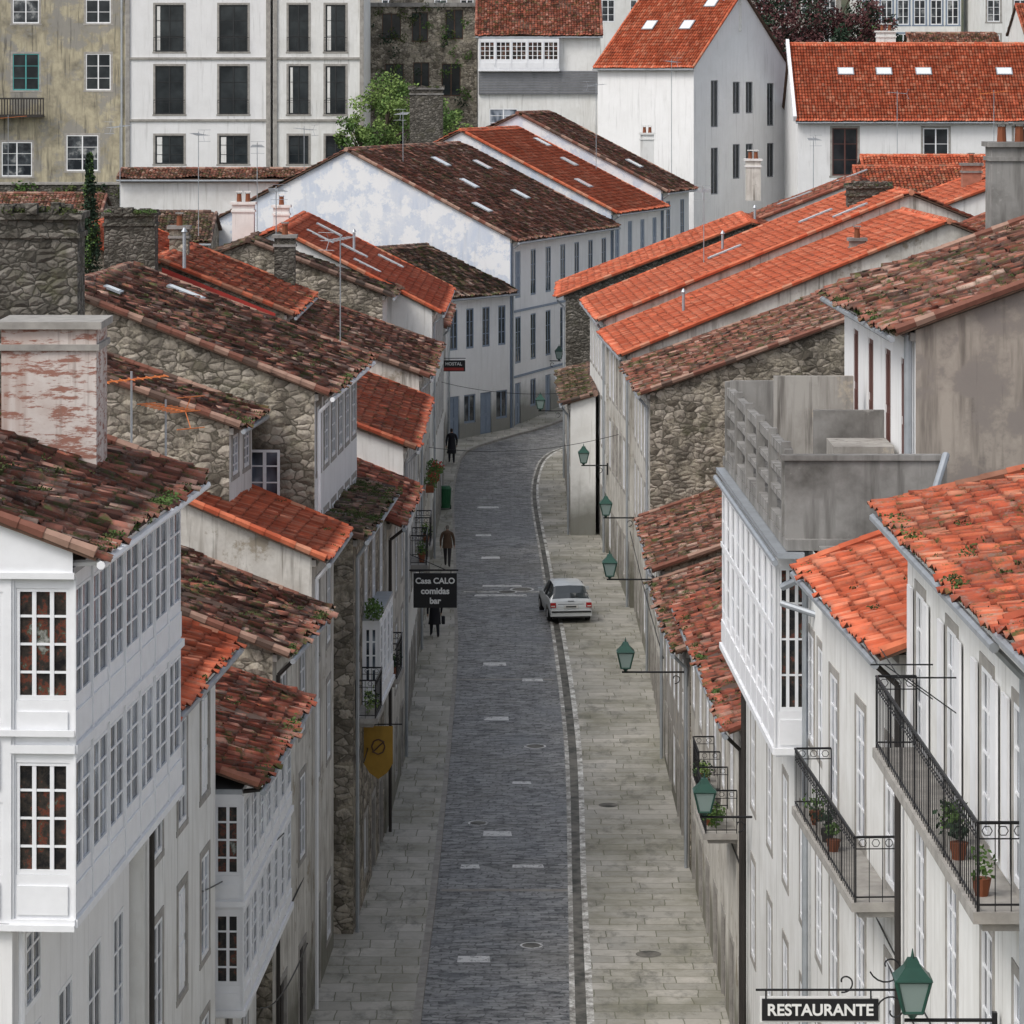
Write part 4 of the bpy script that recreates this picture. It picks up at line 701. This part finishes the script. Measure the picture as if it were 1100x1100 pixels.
# ------------------------------------------------------------ car
def car(x,y,ang):
    g=gz(y)+.03; b=Bld('parked_car',(x,y,g)); ca,sa=math.cos(ang),math.sin(ang)
    def T(lx,ly,lz): return V(x+lx*ca-ly*sa,y+lx*sa+ly*ca,g+lz+.0355*(ly*ca))
    st=[(0.0,.34,.5,.62,.66,.74,.66),(.05,.26,.52,.80,.84,.80,.70),(.14,.24,.55,.88,.93,.815,.70),(.26,.24,.56,.90,1.12,.82,.64),(.50,.24,.56,.905,1.36,.82,.585),(.75,.24,.56,.90,1.405,.82,.57),(1.3,.24,.56,.89,1.42,.82,.56),(1.9,.24,.56,.88,1.40,.82,.555),(2.15,.24,.56,.875,1.34,.82,.575),(2.75,.24,.56,.86,.93,.815,.70),(3.1,.24,.55,.80,.86,.80,.68),(3.5,.26,.50,.70,.75,.77,.64),(3.68,.32,.46,.58,.61,.68,.56)]
    rows=[]
    for (yy,zb,zm,zs,zt,w,wr) in st:
        pr=[(w*.93,zb),(w,zm),(w*.985,zs),(w*.955,zs+.02 if zt>zs+.1 else zs+.012),(wr+.015,zt-.03 if zt>zs+.1 else zt-.012),(wr-.07,zt),(0,zt+.02)]
        row=[(-a,c) for a,c in pr]+[(a,c) for a,c in pr[-2::-1]]; rows.append([T(a,yy,c) for a,c in row])
    m=len(rows[0])
    for i in range(len(rows)-1):
        for j in range(m-1):
            q=(rows[i][j],rows[i][j+1],rows[i+1][j+1],rows[i+1][j]); side=j in (3,m-5); topc=j in (4,5,6,m-6,m-7)
            mat='car_paint'; part='body'
            if side and 3<=i<=7: mat,part='car_glass','side_windows'
            if topc and i in (2,3): mat,part='car_glass','rear_window'
            if topc and i==8: mat,part='car_glass','windscreen'
            if j in (0,m-2) : mat,part='car_paint','sills'
            b.quad(part,mat,*q)
        b.quad('underbody','car_black',rows[i][0],rows[i][-1],rows[i+1][-1],rows[i+1][0])
    b.quad('tail','car_paint',*rows[0]); b.quad('nose','car_paint',*rows[-1])
    def bx(part,mat,x0,x1,y0,y1,z0,z1): b.box(part,mat,T(x0,y0,z0),T(x1,y0,z0)-T(x0,y0,z0),T(x0,y1,z0)-T(x0,y0,z0),V(0,0,z1-z0))
    bx('rear_bumper','car_paint',-.79,.79,-.09,.06,.30,.53); bx('bumper_strip','car_black',-.76,.76,-.105,-.088,.44,.5); bx('bumper_lower','car_black',-.7,.7,-.06,.1,.23,.30)
    bx('number_plate','plate',-.26,.26,-.035,-.005,.60,.71); bx('plate_text','car_black',-.2,.2,-.04,-.034,.63,.68); bx('tailgate_trim','car_black',-.5,.5,.01,.03,.735,.75)
    for s in (-1,1):
        xa,xb=sorted((s*.58,s*.79)); bx('tail_light','tail_red',xa,xb,-.03,.09,.62,.80); xa,xb=sorted((s*.62,s*.77)); bx('tail_light_clear','plate',xa,xb,-.034,-.028,.66,.70)
        xa,xb=sorted((s*.83,s*1.0)); bx('wing_mirror','car_paint',xa,xb,2.1,2.22,.92,1.04)
        for yy in (.75,3.0):
            c=T(s*.66,yy,.29); d=T(s*.80,yy,.29); b.pipe('tyre','rubber',c,T(s*.815,yy,.29),.29,20); b.pipe('wheel_trim','aluminium',d,T(s*.825,yy,.29),.18,16,.15)
            for k in range(14):
                a0=math.pi*k/14; a1=math.pi*(k+1)/14; r=.345
                b.quad('wheel_arch','car_black',T(s*.825,yy+.27*math.cos(a0),.29+.27*math.sin(a0)),T(s*.825,yy+r*math.cos(a0),.29+r*math.sin(a0)),T(s*.825,yy+r*math.cos(a1),.29+r*math.sin(a1)),T(s*.825,yy+.27*math.cos(a1),.29+.27*math.sin(a1)))
        b.pipe('door_pillar','car_black',T(s*.81,1.35,.90),T(s*.585,1.35,1.39),.03,5)
    b.pipe('wiper','iron',T(0,.15,.97),T(.32,.2,1.03),.012,4); b.pipe('aerial','iron',T(0,1.9,1.43),T(0,1.6,1.75),.008,4)
    b.pipe('tailgate_handle','car_black',T(-.12,.03,.86),T(.12,.03,.86),.015,5)
    b.fin()
car(2.25,141.9,math.radians(7))
# ------------------------------------------------------------ people
def person(name,x,y,off,head,coat,trous,hair,stride=.25,hem=.85,long=False,armsw=.15,bag=False):
    g=gz(y)+off
    J=[];E=[];R=[]
    def j(p,r,par=None):
        J.append(p);R.append(r if isinstance(r,tuple) else (r,r)); i=len(J)-1
        if par is not None:E.append((par,i))
        return i
    pel=j((0,0,.96),(.165,.13)); w=j((0,-.01,1.12),(.16,.125),pel); ch=j((0,.0,1.32),(.19,.14),w); sh=j((0,.0,1.43),(.13,.10),ch); nk=j((0,.01,1.52),.055,sh); h0=j((0,.02,1.59),(.075,.085),nk); h1=j((0,.02,1.67),(.085,.10),h0); h2=j((0,.01,1.745),(.06,.07),h1)
    for s in (-1,1):
        sw=s*armsw; a=j((s*.195,0,1.41),.072,sh); e=j((s*.27,-.02+sw*.35,1.14),.056,a); wr=j((s*.275,.05+sw,.91),.036,e); hd=j((s*.275,.07+sw*1.1,.84),(.022,.035),wr)
        for k in range(4): f=j((s*.27,.045+k*.017+sw*1.1,.79),.009,hd); j((s*.263,.05+k*.017+sw*1.1,.755-.006*abs(k-1.5)),.007,f)
        th=j((s*.26,.1+sw*1.1,.81),.009,hd)
        st=s*stride; hp=j((s*.095,0,.88),.11,pel); kn=j((s*.10,.04-st*.5,.50),.075,hp); an=j((s*.10,-st-.02,.10 if s>0 else .13),.05,kn); j((s*.11,.13-st,.045 if s>0 else .05),(.045,.035),an)
    me=bpy.data.meshes.new('skel'); me.from_pydata(J,E,[]); o=bpy.data.objects.new('skel',me); S.collection.objects.link(o)
    md=o.modifiers.new('s','SKIN'); md.use_smooth_shade=True; o.modifiers.new('d','SUBSURF').levels=1
    for i,sv in enumerate(me.skin_vertices[0].data): sv.radius=R[i]; sv.use_root=(i==0)
    dg=bpy.context.evaluated_depsgraph_get(); m2=bpy.data.meshes.new_from_object(o.evaluated_get(dg)); bpy.data.objects.remove(o)
    for k in (coat,trous,'skin',hair,'shoe'): m2.materials.append(MATS[k])
    for p in m2.polygons:
        c=p.center; mi=1
        if c.z>1.535: mi=3 if (c.z>1.69 or (c.y<.015 and c.z>1.56)) else 2
        elif abs(c.x)>.22 and c.z<.88: mi=2
        elif c.z>hem: mi=0
        elif c.z<.1: mi=4
        p.material_index=mi; p.use_smooth=True
    b=Bld(name,(x,y,g)); b.e.rotation_euler=(0,0,head); b.obj('body',m2)
    def loc(part,mat,v,f):
        me=bpy.data.meshes.new(part); me.from_pydata(v,[],f); me.materials.append(MATS[mat]); me.polygons.foreach_set('use_smooth',[True]*len(f)); b.obj(part,me)
    n=16; hz=.5 if long else .82; rings=[(1.2,.18,.14),(.98,.195,.155),(.8,.21,.175)]+([(.62,.225,.20),(hz,.24,.23)] if long else [])
    v=[];f=[]
    for k,(z,rx,ry) in enumerate(rings):
        for i in range(n): a=i*2*math.pi/n; v.append((rx*math.cos(a)*(1+.04*math.sin(3*a+k)),ry*math.sin(a)*(1+.05*math.sin(2*a+k)),z))
    for k in range(len(rings)-1):
        for i in range(n): f.append((k*n+i,k*n+(i+1)%n,(k+1)*n+(i+1)%n,(k+1)*n+i))
    loc('coat_skirt',coat,v,f)
    loc('nose','skin',[(-.012,.10,1.63),(.012,.10,1.63),(0,.132,1.635),(0,.10,1.67)],[(0,1,2),(1,3,2),(3,0,2)])
    for s in (-1,1):
        loc('eye','hair_dark',[(s*.032-.012,.114,1.662),(s*.032+.012,.114,1.662),(s*.032+.012,.112,1.672),(s*.032-.012,.112,1.672)],[(0,1,2,3)]); loc('ear','skin',[(s*.084,0,1.64),(s*.098,-.01,1.67),(s*.084,.03,1.68),(s*.086,.02,1.63)],[(0,1,2,3)])
    loc('mouth','sign_red',[(-.022,.108,1.603),(.022,.108,1.603),(.018,.109,1.61),(-.018,.109,1.61)],[(0,1,2,3)])
    if bag:
        v=[(sx*.05+.32,sy*.14+.0,z) for z in (.5,.78) for sx,sy in ((-1,-1),(1,-1),(1,1),(-1,1))]; loc('shopping_bag',coat,v,[(0,1,2,3),(4,5,6,7),(0,1,5,4),(1,2,6,5),(2,3,7,6),(3,0,4,7)])
person('pedestrian',-3.0,185,.11,0.1,'coat_black','trousers_dark','hair_dark',.12,.8,long=True)
person('pedestrian',-2.68,154.3,.11,-.1,'jacket_brown','trousers_grey','hair_grey',.2,.82,armsw=.1)
person('pedestrian',-2.88,138.7,.11,.15,'coat_black','trousers_dark','hair_dark',.24,.7,long=True,bag=True)
# ------------------------------------------------------------ light, camera
w=bpy.data.worlds.new("World"); S.world=w; w.use_nodes=True; nt=w.node_tree; bg=nt.nodes['Background']; sk=nt.nodes.new('ShaderNodeTexSky'); sk.sky_type='NISHITA'; sk.sun_disc=False
el,az=math.radians(50),math.radians(-132)
sk.sun_elevation=el; sk.sun_rotation=az; sk.dust_density=3; sk.air_density=1.0
hs=nt.nodes.new('ShaderNodeHueSaturation'); hs.inputs['Saturation'].default_value=.42; nt.links.new(sk.outputs[0],hs.inputs['Color']); nt.links.new(hs.outputs[0],bg.inputs[0]); bg.inputs[1].default_value=.15
hs.inputs['Value'].default_value=1.15
sl=bpy.data.lights.new('sun','SUN'); sl.energy=1.5; sl.angle=math.radians(20); sl.color=(1,.96,.9); so=bpy.data.objects.new('sun',sl); S.collection.objects.link(so)
d=V(math.sin(az)*math.cos(el),math.cos(az)*math.cos(el),math.sin(el)); so.rotation_euler=d.to_track_quat('Z','Y').to_euler(); so.location=d*300
c=bpy.data.cameras.new('camera'); co=bpy.data.objects.new('camera',c); S.collection.objects.link(co); co.location=(0,0,26); co.rotation_euler=(math.pi/2,0,0); c.sensor_width=36; c.lens=36*4000/1100; c.shift_y=-470/1100; c.clip_end=3000; c.clip_start=.5; S.camera=co
S.view_settings.view_transform='Standard'; S.view_settings.look='None'; S.view_settings.exposure=0
print('polys',sum(len(m.polygons) for m in bpy.data.meshes))
